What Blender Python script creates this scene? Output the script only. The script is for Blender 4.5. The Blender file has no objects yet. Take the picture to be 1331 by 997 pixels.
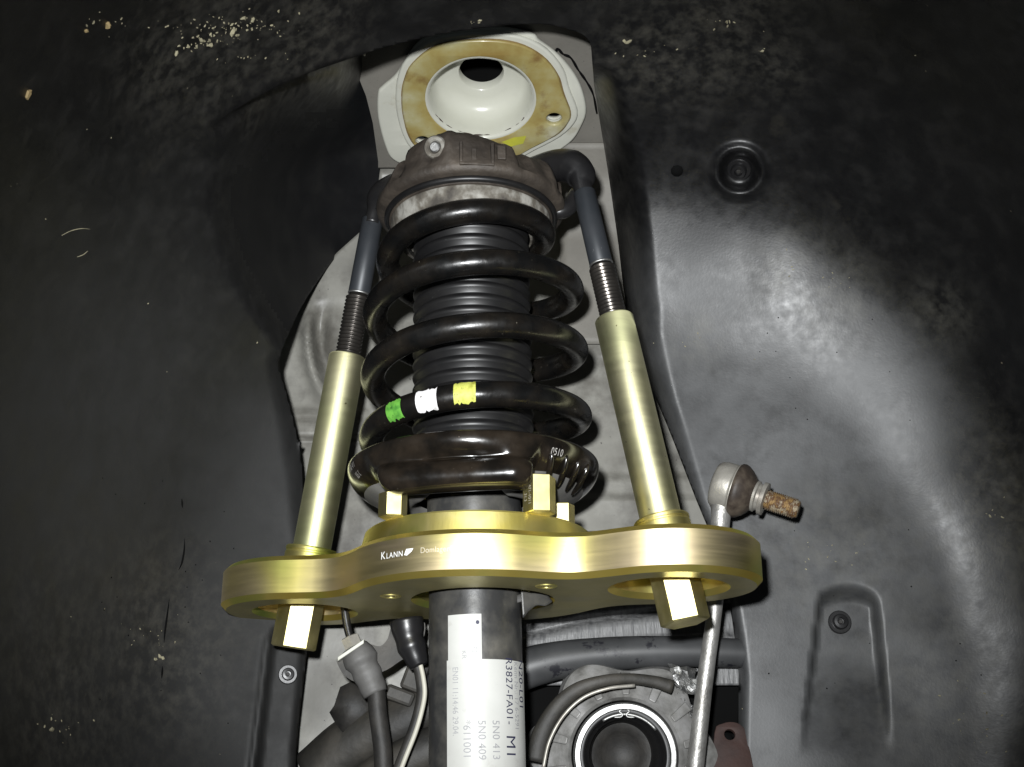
import bpy, bmesh, math, random
from mathutils import Vector, Matrix, noise
from mathutils.geometry import tessellate_polygon
R = math.radians
S = bpy.context.scene
COL = S.collection
random.seed(7)

# ------------------------------------------------------------ camera
D, PITCH, FPX, CX = 0.72, R(20), 1600.0, 0.019
cam = bpy.data.cameras.new('camera')
cam.sensor_width = 36.0
cam.lens = FPX * 36.0 / 1331.0
cam.clip_start, cam.clip_end = 0.01, 20
camo = bpy.data.objects.new('camera', cam)
COL.objects.link(camo)
CAM = Vector((CX, -D * math.cos(PITCH), -D * math.sin(PITCH)))
camo.location = CAM
camo.rotation_euler = (R(90) + PITCH, 0, 0)
S.camera = camo
FW = Vector((0, math.cos(PITCH), math.sin(PITCH)))
UP = Vector((0, -math.sin(PITCH), math.cos(PITCH)))

# ------------------------------------------------------------ world, flash, exposure
W = bpy.data.worlds.new('World')
S.world = W
W.use_nodes = True
W.node_tree.nodes['Background'].inputs[0].default_value = (0.80, 0.92, 1.0, 1)
W.node_tree.nodes['Background'].inputs[1].default_value = 0.022
fl = bpy.data.lights.new('camera_flash', 'SPOT')
fl.energy = 40
fl.color = (0.97, 0.99, 1.0)
fl.spot_size = R(58)
fl.spot_blend = 1.0
fl.shadow_soft_size = 0.012
flo = bpy.data.objects.new('camera_flash', fl)
COL.objects.link(flo)
flo.location = CAM + UP * 0.052 + Vector((-0.03, 0, 0)) - FW * 0.01
aim = Vector((0.012, 0, -0.02)) - flo.location
flo.rotation_euler = aim.to_track_quat('-Z', 'Y').to_euler()
S.view_settings.view_transform = 'Standard'
S.view_settings.look = 'None'
S.view_settings.exposure = 0
S.view_settings.gamma = 1
S.render.engine = 'CYCLES'
S.cycles.max_bounces = 6
S.cycles.caustics_reflective = False
S.cycles.caustics_refractive = False


# ------------------------------------------------------------ helpers
def ray(px, py):
    return FW + Vector(((px - 665.5) / FPX, 0, 0)) + UP * ((498.5 - py) / FPX)


def atY(px, py, y):
    d = ray(px, py)
    return CAM + d * ((y - CAM.y) / d.y)


def at_plane(px, py, p0, n):
    d = ray(px, py)
    return CAM + d * ((p0 - CAM).dot(n) / d.dot(n))


def px_of(p):
    v = p - CAM
    f = v.dot(FW)
    return (665.5 + FPX * v.x / f, 498.5 - FPX * v.dot(UP) / f)


def smooth01(t):
    t = max(0.0, min(1.0, t))
    return t * t * (3 - 2 * t)


def lerp(a, b, t):
    return a + (b - a) * t


def interp(x, tab):
    if x <= tab[0][0]:
        return tab[0][1]
    for (a, b), (c, d) in zip(tab, tab[1:]):
        if x <= c:
            return b + (d - b) * (x - a) / (c - a)
    return tab[-1][1]


def thing(name, label, cat, loc, group=None, kind=None):
    o = bpy.data.objects.new(name, None)
    o.empty_display_size = 0.02
    COL.objects.link(o)
    o.location = loc
    o['label'] = label
    o['category'] = cat
    if group:
        o['group'] = group
    if kind:
        o['kind'] = kind
    return o


def obj(name, V, F, mats, parent=None, smooth=True, label=None, midx=None, auto=None, kind=None):
    me = bpy.data.meshes.new(name)
    me.from_pydata([tuple(v) for v in V], [], F)
    me.update()
    if not isinstance(mats, (list, tuple)):
        mats = [mats]
    for m in mats:
        me.materials.append(m)
    if midx:
        for p, i in zip(me.polygons, midx):
            p.material_index = i
    return link(name, me, parent, smooth, label, auto, kind)


def link(name, me, parent=None, smooth=True, label=None, auto=None, kind=None):
    o = bpy.data.objects.new(name, me)
    COL.objects.link(o)
    bm = bmesh.new()
    bm.from_mesh(me)
    bmesh.ops.recalc_face_normals(bm, faces=bm.faces)
    if auto is not None:
        for e in bm.edges:
            if len(e.link_faces) == 2 and e.calc_face_angle(0) > R(auto):
                e.smooth = False
    bm.to_mesh(me)
    bm.free()
    me.polygons.foreach_set('use_smooth', [smooth] * len(me.polygons))
    if parent is not None:
        o.parent = parent
        if parent.parent is None and parent.type == 'EMPTY':
            o.matrix_parent_inverse = Matrix.Translation(-Vector(parent.location))
    if label:
        o['label'] = label
    if kind:
        o['kind'] = kind
    return o


def merge(*vfs):
    V, F = [], []
    for v, f in vfs:
        n = len(V)
        V += list(v)
        F += [tuple(i + n for i in q) for q in f]
    return V, F


def xf(vf, M):
    return [M @ Vector(v) for v in vf[0]], vf[1]


def lathe(prof, n=64, closed=False, fn=None):
    V, F = [], []
    m = len(prof)
    for i in range(n):
        a = 2 * math.pi * i / n
        for j, (r, z) in enumerate(prof):
            if fn:
                r, z = fn(a, j, r, z)
            V.append(Vector((r * math.cos(a), r * math.sin(a), z)))
    for i in range(n):
        k = (i + 1) % n
        for j in range(m if closed else m - 1):
            l = (j + 1) % m
            F.append((i * m + j, k * m + j, k * m + l, i * m + l))
    return V, F


def frame_to(p, d):
    """matrix that carries the z axis onto d at p"""
    q = Vector(d).normalized().to_track_quat('Z', 'Y')
    return Matrix.Translation(p) @ q.to_matrix().to_4x4()


def spline(pts, n):
    pts = [Vector(p) for p in pts]
    P = [pts[0] * 2 - pts[1]] + pts + [pts[-1] * 2 - pts[-2]]
    out = []
    m = len(pts) - 1
    for k in range(n + 1):
        t = k / n * m
        i = min(int(t), m - 1)
        t -= i
        a, b, c, d = P[i:i + 4]
        out.append(0.5 * ((2 * b) + (c - a) * t + (2 * a - 5 * b + 4 * c - d) * t * t + (3 * b - a - 3 * c + d) * t ** 3))
    return out


def tube(path, rad, n=16, caps=True, flat=1.0):
    """sweep; rad a number or list"""
    P = [Vector(p) for p in path]
    m = len(P)
    if not isinstance(rad, (list, tuple)):
        rad = [rad] * m
    V, F = [], []
    t0 = (P[1] - P[0]).normalized()
    up = Vector((0, 0, 1)) if abs(t0.z) < 0.9 else Vector((1, 0, 0))
    x = (up - t0 * up.dot(t0)).normalized()
    for i in range(m):
        t = (P[min(i + 1, m - 1)] - P[max(i - 1, 0)]).normalized()
        x = (x - t * x.dot(t)).normalized()
        y = t.cross(x)
        for k in range(n):
            a = 2 * math.pi * k / n
            V.append(P[i] + (x * math.cos(a) + y * math.sin(a) * flat) * rad[i])
    for i in range(m - 1):
        for k in range(n):
            l = (k + 1) % n
            F.append((i * n + k, i * n + l, (i + 1) * n + l, (i + 1) * n + k))
    if caps:
        F.append(tuple(range(n - 1, -1, -1)))
        F.append(tuple((m - 1) * n + k for k in range(n)))
    return V, F


def resample(tab, n):
    return [interp(i / n * (len(tab) - 1), list(enumerate(tab))) for i in range(n + 1)]


def prism(outlines, half, bev, res=0, M=None):
    """closed outlines (first outer, then holes) -> solid with chamfered rims, centred on z=0"""
    cu = bpy.data.curves.new('tmp', 'CURVE')
    cu.dimensions = '2D'
    cu.fill_mode = 'BOTH'
    for o in outlines:
        s = cu.splines.new('POLY')
        s.points.add(len(o) - 1)
        for p, q in zip(s.points, o):
            p.co = (q[0], q[1], 0, 1)
        s.use_cyclic_u = True
    cu.extrude = max(half - bev, 0.0)
    cu.bevel_depth = bev
    cu.bevel_resolution = res
    cu.offset = -bev
    t = bpy.data.objects.new('tmp', cu)
    COL.objects.link(t)
    bpy.context.view_layer.update()
    me = bpy.data.meshes.new_from_object(t.evaluated_get(bpy.context.evaluated_depsgraph_get()))
    bpy.data.objects.remove(t)
    bpy.data.curves.remove(cu)
    bm = bmesh.new()
    bm.from_mesh(me)
    bmesh.ops.remove_doubles(bm, verts=bm.verts, dist=1e-6)
    bm.verts.index_update()
    V = [v.co.copy() for v in bm.verts]
    F = [tuple(v.index for v in f.verts) for f in bm.faces]
    bm.free()
    bpy.data.meshes.remove(me)
    if M:
        V = [M @ v for v in V]
    return V, F


def circ(cx, cy, r, n=48):
    return [(cx + r * math.cos(2 * math.pi * i / n), cy + r * math.sin(2 * math.pi * i / n)) for i in range(n)]


def text2d(body, size, spacing=1.0, sx=1.0):
    cu = bpy.data.curves.new('tmp', 'FONT')
    cu.body = body
    cu.size = size
    cu.space_character = spacing
    t = bpy.data.objects.new('tmp', cu)
    COL.objects.link(t)
    bpy.context.view_layer.update()
    me = bpy.data.meshes.new_from_object(t.evaluated_get(bpy.context.evaluated_depsgraph_get()))
    bpy.data.objects.remove(t)
    bpy.data.curves.remove(cu)
    V = [(v.co.x * sx, v.co.y) for v in me.vertices]
    F = [tuple(p.vertices) for p in me.polygons]
    bpy.data.meshes.remove(me)
    return V, F


def hexprism(rc, z0, z1, ch=0.0012, rot=0.0):
    V, F = [], []
    lev = [(rc - ch, z0), (rc, z0 + ch * 0.7), (rc, z1 - ch * 0.7), (rc - ch, z1)]
    for r, z in lev:
        for k in range(6):
            a = rot + k * math.pi / 3
            V.append(Vector((r * math.cos(a), r * math.sin(a), z)))
    for i in range(3):
        for k in range(6):
            l = (k + 1) % 6
            F.append((i * 6 + k, i * 6 + l, (i + 1) * 6 + l, (i + 1) * 6 + k))
    F.append((5, 4, 3, 2, 1, 0))
    F.append(tuple(18 + k for k in range(6)))
    return V, F


def box(x0, x1, y0, y1, z0, z1):
    V = [Vector((x, y, z)) for z in (z0, z1) for y in (y0, y1) for x in (x0, x1)]
    return V, [(0, 2, 3, 1), (4, 5, 7, 6), (0, 1, 5, 4), (2, 6, 7, 3), (0, 4, 6, 2), (1, 3, 7, 5)]


def sheet(rows):
    """grid of points -> quads"""
    m = len(rows[0])
    V = [p for r in rows for p in r]
    F = [(i * m + j, i * m + j + 1, (i + 1) * m + j + 1, (i + 1) * m + j) for i in range(len(rows) - 1) for j in range(m - 1)]
    return V, F


def solidify(o, t, offset=-1):
    # the sheet keeps its visible face where it was laid out and grows away from the wheel side
    me = o.data
    tot = sum(p.normal.dot(CAM - p.center) * p.area for p in me.polygons)
    if tot < 0:
        me.flip_normals()
    md = o.modifiers.new('thickness', 'SOLIDIFY')
    md.thickness = t
    md.offset = offset
    return o


def bevel(o, w, seg=2):
    md = o.modifiers.new('bevel', 'BEVEL')
    md.width = w
    md.segments = seg
    md.limit_method = 'ANGLE'
    md.angle_limit = R(30)
    return o


# ------------------------------------------------------------ materials
def mat(name, stops, rough=0.5, metal=0.0, scale=30, detail=5, stretch=(1, 1, 1), bump=0.0, bscale=300, bdist=0.0006,
        rvar=0.0, spec=0.5, coat=0.0, aniso=0.0, bstretch=None, speck=None, contrast=(0.3, 0.7), film=0, dust=None):
    """stops: colours mixed by noise over the object.  speck=(colour, scale, threshold).  dust=(colour, scale, lo, hi)"""
    m = bpy.data.materials.new(name)
    m.use_nodes = True
    nt = m.node_tree
    N, L = nt.nodes, nt.links
    b = N['Principled BSDF']
    b.inputs['Roughness'].default_value = rough
    b.inputs['Metallic'].default_value = metal
    b.inputs['Specular IOR Level'].default_value = spec
    b.inputs['Coat Weight'].default_value = coat
    b.inputs['Coat Roughness'].default_value = 0.12
    b.inputs['Anisotropic'].default_value = aniso
    if film:
        b.inputs['Thin Film Thickness'].default_value = film
    if aniso:
        tg = N.new('ShaderNodeTangent')
        tg.direction_type = 'RADIAL'
        tg.axis = 'Z'
        L.new(tg.outputs[0], b.inputs['Tangent'])
        b.inputs['Anisotropic Rotation'].default_value = 0.25
    tc = N.new('ShaderNodeTexCoord')

    def nz(sc, st, det=detail, rg=0.55):
        mp = N.new('ShaderNodeMapping')
        mp.inputs['Scale'].default_value = st
        L.new(tc.outputs['Object'], mp.inputs[0])
        n = N.new('ShaderNodeTexNoise')
        n.inputs['Scale'].default_value = sc
        n.inputs['Detail'].default_value = det
        n.inputs['Roughness'].default_value = rg
        L.new(mp.outputs[0], n.inputs['Vector'])
        return n
    if len(stops) == 1:
        stops = [stops[0], tuple(c * 0.8 for c in stops[0])]
    n = nz(scale, stretch)
    cr = N.new('ShaderNodeValToRGB')
    L.new(n.outputs[0], cr.inputs[0])
    el = cr.color_ramp.elements
    while len(el) < len(stops):
        el.new(0.5)
    for i, s in enumerate(stops):
        el[i].position = lerp(contrast[0], contrast[1], i / (len(stops) - 1))
        el[i].color = (*s, 1)
    colour = cr.outputs[0]

    def over(colour, c, fac):
        mx = N.new('ShaderNodeMix')
        mx.data_type = 'RGBA'
        L.new(fac, mx.inputs['Factor'])
        L.new(colour, mx.inputs['A'])
        mx.inputs['B'].default_value = (*c, 1)
        return mx.outputs['Result']
    if dust:
        c, sc, lo, hi = dust
        dn = nz(sc, (1, 1, 1), 8, 0.65)
        mr = N.new('ShaderNodeMapRange')
        mr.inputs[1].default_value, mr.inputs[2].default_value = lo, hi
        L.new(dn.outputs[0], mr.inputs[0])
        colour = over(colour, c, mr.outputs[0])
    if speck:
        c, sc, th = speck
        sn = nz(sc, (1, 1, 1), 2)
        mr = N.new('ShaderNodeMapRange')
        mr.inputs[1].default_value, mr.inputs[2].default_value = th, th + 0.03
        L.new(sn.outputs[0], mr.inputs[0])
        colour = over(colour, c, mr.outputs[0])
    L.new(colour, b.inputs['Base Color'])
    if rvar:
        rn = nz(scale * 2.3, bstretch or stretch)
        mr = N.new('ShaderNodeMapRange')
        mr.inputs[1].default_value, mr.inputs[2].default_value = 0.3, 0.7
        mr.inputs[3].default_value, mr.inputs[4].default_value = rough - rvar, rough + rvar
        L.new(rn.outputs[0], mr.inputs[0])
        L.new(mr.outputs[0], b.inputs['Roughness'])
    if bump:
        bn = nz(bscale, bstretch or (1, 1, 1), 4)
        bp = N.new('ShaderNodeBump')
        bp.inputs['Strength'].default_value = bump
        bp.inputs['Distance'].default_value = bdist
        L.new(bn.outputs[0], bp.inputs['Height'])
        L.new(bp.outputs[0], b.inputs['Normal'])
    return m


M_GOLD = mat('zinc_yellow_plate', [(0.60, 0.62, 0.15), (0.82, 0.73, 0.26), (0.92, 0.79, 0.42), (0.94, 0.79, 0.52), (0.82, 0.74, 0.30), (0.62, 0.64, 0.18)], 0.54, 1.0, scale=11, detail=2,
             stretch=(1, 1, 1.0), bump=0.12, bscale=80, bstretch=(1, 1, 16), bdist=0.0002, rvar=0.04, contrast=(0.30, 0.70), aniso=0.5)
M_GOLD_EDGE = mat('zinc_yellow_chamfer', [(0.46, 0.52, 0.09), (0.74, 0.56, 0.12), (0.78, 0.64, 0.18), (0.46, 0.54, 0.14)], 0.5, 1.0, scale=14, detail=3, bump=0.15, bscale=200)
M_GOLD_FACE = mat('zinc_yellow_flat_face', [(0.38, 0.34, 0.165), (0.45, 0.40, 0.19), (0.33, 0.305, 0.16)], 0.44, 1.0, scale=20, detail=6, rvar=0.06, bump=0.12, bscale=300)  # top and underside of the plate in a darker, duller gold
M_GOLD_RING = mat('zinc_yellow_ring', [(0.78, 0.66, 0.16), (0.84, 0.74, 0.30), (0.58, 0.60, 0.14)], 0.54, 1.0, scale=20, detail=3,
                  bump=0.4, bscale=260, bstretch=(1, 1, 0.08), bdist=0.0002, contrast=(0.35, 0.65), aniso=0.5)
M_TUBE = mat('zinc_yellow_tube', [(0.74, 0.72, 0.38), (0.86, 0.82, 0.54), (0.70, 0.72, 0.40)], 0.58, 1.0, scale=9, detail=4,
             bump=0.2, bscale=90, bstretch=(1, 1, 10), bdist=0.0002, rvar=0.04, aniso=0.55, speck=((0.30, 0.27, 0.14), 260, 0.74))
M_HEX = mat('zinc_yellow_hex', [(0.78, 0.70, 0.38), (0.58, 0.52, 0.22)], 0.50, 1.0, scale=90, detail=8, aniso=0.3, rvar=0.07, bump=0.35, bscale=70, bstretch=(1, 1, 0.2), bdist=0.0003)
M_ORANGE = mat('zinc_recess_glow', [(0.90, 0.50, 0.08), (0.90, 0.78, 0.20), (0.80, 0.34, 0.06)], 0.42, 1.0, scale=60, detail=2)  # orange of light bouncing inside the bore, put into the colour
M_SPRING = mat('black_spring_paint', [(0.004, 0.004, 0.004), (0.009, 0.0075, 0.006), (0.022, 0.018, 0.013)], 0.29, scale=60, detail=9, spec=0.5, rvar=0.10, bump=0.14,
               bscale=420, speck=((0.13, 0.115, 0.09), 520, 0.755), contrast=(0.4, 0.8))
M_SEAT = mat('black_gloss_seat', [(0.006, 0.005, 0.004), (0.016, 0.012, 0.0085), (0.030, 0.024, 0.018)], 0.19, scale=60, detail=9, spec=0.6, rvar=0.06, bump=0.07,
             bscale=160, bdist=0.0008, speck=((0.12, 0.10, 0.08), 460, 0.76), contrast=(0.4, 0.8))
M_SEATUNDER = mat('grey_seat_underside', [(0.20, 0.195, 0.18), (0.11, 0.105, 0.10)], 0.5, scale=60)  # underside of the dish is a paler grey than its face
M_BELLOWS = mat('black_rubber', [(0.006, 0.006, 0.0065), (0.012, 0.0115, 0.0115)], 0.42, scale=60, spec=0.5, speck=((0.2, 0.2, 0.2), 700, 0.78))
M_STRUT = mat('black_strut_paint', [(0.030, 0.030, 0.030), (0.070, 0.067, 0.060), (0.14, 0.13, 0.11)], 0.38, scale=55, detail=9,
              bump=0.15, bscale=260, rvar=0.08, contrast=(0.42, 0.80))
M_SLEEVE = mat('blued_steel_sleeve', [(0.026, 0.030, 0.035), (0.038, 0.041, 0.046)], 0.45, 0.2, scale=60, speck=((0.25, 0.25, 0.25), 260, 0.74))
M_THREAD = mat('black_oxide_thread', [(0.06, 0.055, 0.05), (0.10, 0.09, 0.08)], 0.30, 0.8, scale=90)
M_HOOK = mat('black_oxide_arm', [(0.010, 0.010, 0.011), (0.020, 0.019, 0.019)], 0.34, 0.1, scale=50, spec=0.6, bump=0.1)
M_MOUNT = mat('dusty_cast_mount', [(0.021, 0.0165, 0.013), (0.056, 0.045, 0.035), (0.15, 0.123, 0.096)], 0.62, scale=38, detail=9, bump=0.6, bdist=0.0016,
              bscale=150, contrast=(0.34, 0.82))
M_ISOL = mat('dirty_isolator', [(0.045, 0.039, 0.032), (0.12, 0.108, 0.088), (0.31, 0.30, 0.27)], 0.75, scale=75, detail=10, bump=0.8, bscale=250,
             contrast=(0.36, 0.62))
M_WHITE = mat('cream_body_paint', [(0.66, 0.66, 0.58), (0.56, 0.56, 0.49)], 0.32, scale=28, coat=0.2, dust=((0.35, 0.31, 0.2), 30, 0.62, 0.85))
M_DOME = mat('cream_dome_paint', [(0.60, 0.60, 0.53), (0.55, 0.55, 0.47)], 0.26, scale=25, coat=0.3)
M_WAX = mat('amber_wax_on_paint', [(0.30, 0.21, 0.065), (0.37, 0.30, 0.11), (0.43, 0.39, 0.20), (0.55, 0.53, 0.40)], 0.34, scale=30, detail=8,
            contrast=(0.36, 0.72), coat=0.3, dust=((0.17, 0.085, 0.03), 46, 0.54, 0.74), bump=0.2, bscale=90)
M_OVERSPRAY = mat('grey_primer_overspray', [(0.215, 0.203, 0.178), (0.155, 0.146, 0.128)], 0.6, scale=22, detail=8, bump=0.25, bscale=450,
                  speck=((0.13, 0.12, 0.11), 500, 0.70))
M_PANEL = mat('grey_body_panel', [(0.20, 0.195, 0.175), (0.25, 0.244, 0.218), (0.16, 0.156, 0.140)], 0.45, scale=16, detail=8, bump=0.12, bscale=300,
              dust=((0.060, 0.055, 0.048), 26, 0.47, 0.76), speck=((0.06, 0.055, 0.05), 330, 0.72))
M_RAIL = mat('streaked_underseal', [(0.055, 0.056, 0.058), (0.16, 0.16, 0.16), (0.09, 0.09, 0.09)], 0.42, scale=120, detail=6, stretch=(1.6, 1, 0.16),
             bump=0.8, bscale=240, bstretch=(1.5, 1, 0.14), bdist=0.0012)
M_PIPE = mat('weathered_black_tube', [(0.036, 0.037, 0.038), (0.065, 0.066, 0.068)], 0.46, scale=40, dust=((0.014, 0.014, 0.018), 75, 0.585, 0.62))
M_LINER = mat('black_liner_plastic', [(0.004, 0.004, 0.0046), (0.007, 0.007, 0.0074), (0.017, 0.0166, 0.0164)], 0.40, scale=70, detail=9, spec=0.55, rvar=0.08,
              bump=0.12, bscale=620, bdist=0.0005, dust=((0.05, 0.046, 0.036), 30, 0.62, 0.95), speck=((0.16, 0.14, 0.10), 150, 0.785))
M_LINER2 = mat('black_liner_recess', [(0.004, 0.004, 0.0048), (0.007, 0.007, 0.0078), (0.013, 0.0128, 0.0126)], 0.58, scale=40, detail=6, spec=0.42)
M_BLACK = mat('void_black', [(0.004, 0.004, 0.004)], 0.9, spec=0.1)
M_SILVER = mat('zinc_silver', [(0.50, 0.50, 0.49), (0.34, 0.34, 0.33)], 0.50, 1.0, scale=50, bump=0.3, bscale=500)
M_LINK = mat('link_rod_zinc', [(0.46, 0.45, 0.43), (0.34, 0.33, 0.31), (0.18, 0.17, 0.155)], 0.47, 0.7, scale=90, detail=9, bump=0.6, bscale=420,
             contrast=(0.4, 0.8))
M_HOUSING = mat('worn_zinc_housing', [(0.30, 0.285, 0.25), (0.42, 0.40, 0.355), (0.20, 0.18, 0.155)], 0.46, 0.5, scale=60, detail=9, bump=0.3, bscale=300)
M_BOOT = mat('brown_black_boot', [(0.018, 0.013, 0.011), (0.040, 0.030, 0.023), (0.10, 0.08, 0.06)], 0.55, scale=80, detail=9, spec=0.4, bump=0.3, bscale=200)
M_RUST = mat('rusty_stud', [(0.16, 0.085, 0.03), (0.28, 0.18, 0.07), (0.08, 0.035, 0.016), (0.34, 0.29, 0.20), (0.22, 0.11, 0.035)], 0.6, 0.2, scale=160, detail=9, bump=0.6,
             bscale=500, contrast=(0.34, 0.66))
M_RUST2 = mat('red_rust_bracket', [(0.055, 0.026, 0.02), (0.03, 0.018, 0.016)], 0.7, scale=60, bump=0.4)
M_PAPER = mat('white_sticker', [(0.54, 0.54, 0.51), (0.47, 0.47, 0.44)], 0.5, scale=40, dust=((0.30, 0.28, 0.25), 70, 0.58, 0.85))
M_INK = mat('sticker_ink', [(0.030, 0.030, 0.07)], 0.6)
M_INKFAINT = mat('sticker_ink_faint', [(0.33, 0.33, 0.34)], 0.6)
M_GREEN = mat('green_paint_mark', [(0.05, 0.20, 0.025), (0.13, 0.38, 0.05)], 0.6, scale=240, detail=8, contrast=(0.35, 0.55), dust=((0.02, 0.03, 0.01), 260, 0.60, 0.66))
M_WMARK = mat('white_paint_mark', [(0.50, 0.49, 0.47), (0.76, 0.74, 0.74)], 0.6, scale=240, detail=8, contrast=(0.3, 0.5), dust=((0.10, 0.09, 0.08), 260, 0.63, 0.68))
M_YELLOW = mat('yellow_paint_mark', [(0.30, 0.30, 0.04), (0.52, 0.54, 0.11)], 0.6, scale=240, detail=8, contrast=(0.34, 0.54), dust=((0.04, 0.04, 0.015), 240, 0.60, 0.66))
M_ENGRAVE = mat('white_laser_mark', [(0.92, 0.92, 0.90)], 0.5)
M_ENGRAVE2 = mat('pale_laser_mark', [(0.85, 0.78, 0.62)], 0.5, metal=0.6)
M_STAMP = mat('worn_stamp_paint', [(0.45, 0.43, 0.40)], 0.4)
M_GROMMET = mat('grey_grommet', [(0.14, 0.137, 0.132), (0.075, 0.072, 0.068)], 0.6, scale=60, bump=0.3)
M_HOSE = mat('dusty_hose', [(0.012, 0.0115, 0.011), (0.036, 0.033, 0.029)], 0.6, scale=90, detail=8, bump=0.4, bscale=300)
M_CABLEW = mat('pale_cable_stripe', [(0.56, 0.54, 0.46), (0.48, 0.46, 0.38)], 0.5, scale=60)
M_ARM = mat('dirty_dark_casting', [(0.010, 0.0095, 0.009), (0.026, 0.024, 0.020), (0.06, 0.054, 0.045)], 0.6, scale=40, detail=9, bump=0.5, bscale=200)
M_ALU = mat('dusty_alloy_casting', [(0.10, 0.097, 0.09), (0.24, 0.236, 0.225), (0.36, 0.355, 0.35)], 0.55, 0.2, scale=70, detail=9, bump=0.6, bscale=250)
M_FOIL = mat('crumpled_foil', [(0.62, 0.62, 0.62), (0.40, 0.40, 0.39)], 0.42, 1.0, scale=120, bump=0.6, bscale=140, bdist=0.002)
M_DIRT = mat('dry_mud', [(0.20, 0.18, 0.115), (0.36, 0.33, 0.22), (0.12, 0.105, 0.065)], 0.9, scale=200)
M_CHIP = mat('tan_chip', [(0.42, 0.32, 0.16), (0.36, 0.26, 0.12)], 0.8, scale=200)

def add_dust_and_light(m, colour, blobs, nscale=26, soft=0.55, top=1.0, lo=0.25, hi=0.72, base=0.35, rough=None):
    """patches of road dust, and of lit tone painted on the liner: blobs = (centre, radius); the edges are broken up by noise"""
    nt = m.node_tree
    N, L = nt.nodes, nt.links
    b = N['Principled BSDF']
    src = b.inputs['Base Color'].links[0].from_socket
    tc = N.new('ShaderNodeTexCoord')
    nz = N.new('ShaderNodeTexNoise')
    nz.inputs['Scale'].default_value = nscale
    nz.inputs['Detail'].default_value = 9
    nz.inputs['Roughness'].default_value = 0.62
    L.new(tc.outputs['Object'], nz.inputs['Vector'])
    acc = None
    for c, r in blobs:
        vd = N.new('ShaderNodeVectorMath')
        vd.operation = 'DISTANCE'
        L.new(tc.outputs['Object'], vd.inputs[0])
        vd.inputs[1].default_value = c
        mr = N.new('ShaderNodeMapRange')
        mr.interpolation_type = 'SMOOTHSTEP'
        mr.inputs[1].default_value, mr.inputs[2].default_value = r * (1 - soft), r * (1 + soft)
        mr.inputs[3].default_value, mr.inputs[4].default_value = 1.0, 0.0
        L.new(vd.outputs['Value'], mr.inputs[0])
        if acc is None:
            acc = mr.outputs[0]
        else:
            mx = N.new('ShaderNodeMath')
            mx.operation = 'MAXIMUM'
            L.new(acc, mx.inputs[0])
            L.new(mr.outputs[0], mx.inputs[1])
            acc = mx.outputs[0]
    nr = N.new('ShaderNodeMapRange')
    nr.inputs[1].default_value, nr.inputs[2].default_value = lo, hi
    nr.inputs[3].default_value, nr.inputs[4].default_value = base, 1.0
    L.new(nz.outputs[0], nr.inputs[0])
    mu = N.new('ShaderNodeMath')
    mu.operation = 'MULTIPLY'
    L.new(acc, mu.inputs[0])
    L.new(nr.outputs[0], mu.inputs[1])
    mt = N.new('ShaderNodeMath')
    mt.operation = 'MULTIPLY'
    L.new(mu.outputs[0], mt.inputs[0])
    mt.inputs[1].default_value = top
    mx = N.new('ShaderNodeMix')
    mx.data_type = 'RGBA'
    L.new(mt.outputs[0], mx.inputs['Factor'])
    L.new(src, mx.inputs['A'])
    mx.inputs['B'].default_value = (*colour, 1)
    L.new(mx.outputs['Result'], b.inputs['Base Color'])
    if rough is not None:
        ri = b.inputs['Roughness']
        rm = N.new('ShaderNodeMix')
        L.new(mt.outputs[0], rm.inputs['Factor'])
        if ri.links:
            L.new(ri.links[0].from_socket, rm.inputs['A'])
        else:
            rm.inputs['A'].default_value = ri.default_value
        rm.inputs['B'].default_value = rough
        L.new(rm.outputs['Result'], ri)


# ------------------------------------------------------------ body panel with the strut tower
TN = Vector((0, -math.sin(R(14)), -math.cos(R(14))))          # the tower top faces down and a little outwards
TC = atY(625, 122, 0.03)                                       # centre of the strut hole
TX = Vector((1, 0, 0))
TYv = TN.cross(TX)
TM = Matrix.Translation(TC) @ Matrix((TX, TYv, TN)).transposed().to_4x4()
TMI = TM.inverted()


def tp(px, py):
    p = TMI @ at_plane(px, py, TC, TN)
    return (p.x, p.y)


body = thing('body_panel', 'grey painted inner wing panel with a cream strut tower and round hole behind the spring', 'body panel', tuple(atY(600, 640, 0.13)))


def panel_Y(px, py):
    # depth of the pressed inner wall below the tower
    y = interp(py, [(185, 0.080), (200, 0.094), (225, 0.112), (280, 0.124), (400, 0.130), (560, 0.130), (700, 0.128), (1100, 0.124)])
    if px < 480:
        # pressed bead that curls round the left bay
        dx, dy = (px - 442) / 42.0, (py - 432) / 92.0
        d = math.hypot(dx, dy)
        if dx < 0.55:
            y -= 0.011 * math.exp(-((d - 1.0) / 0.16) ** 2) * smooth01((0.55 - dx) / 0.4) * smooth01((py - 395) / 40)
            y += 0.012 * math.exp(-((d - 0.62) / 0.20) ** 2) * smooth01((0.55 - dx) / 0.4) * smooth01((py - 385) / 50)
        y -= 0.004 * smooth01((py - 531) / 3.0) + 0.003 * smooth01((py - 546) / 3.0) - 0.006 * smooth01((py - 567) / 3.0)
    if px > 640:
        y -= 0.004 * smooth01((py - 618) / 3.0) + 0.003 * smooth01((py - 641 - (px - 690) * 0.02) / 3.0)
        y += 0.004 * math.exp(-((py - 470) / 4.0) ** 2) * smooth01((px - 770) / 30)
    y += 0.0015 * noise.noise(Vector((px / 70.0, py / 70.0, 3)))
    return y


rows = []
pys = [180 + i * 4 for i in range(220)]
for py in pys:
    row = []
    e_ = interp(py, [(180, 488), (205, 496), (260, 489), (295, 475), (330, 436), (385, 396), (428, 373), (470, 340), (520, 300)])
    for i in range(117):
        px = lerp(e_, 1000, i / 116)
        row.append(atY(px, py, panel_Y(px, py)))
    rows.append(row)
V, F = sheet(rows)
solidify(obj('wall_pressing', V, F, M_PANEL, body), 0.0012)

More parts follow.
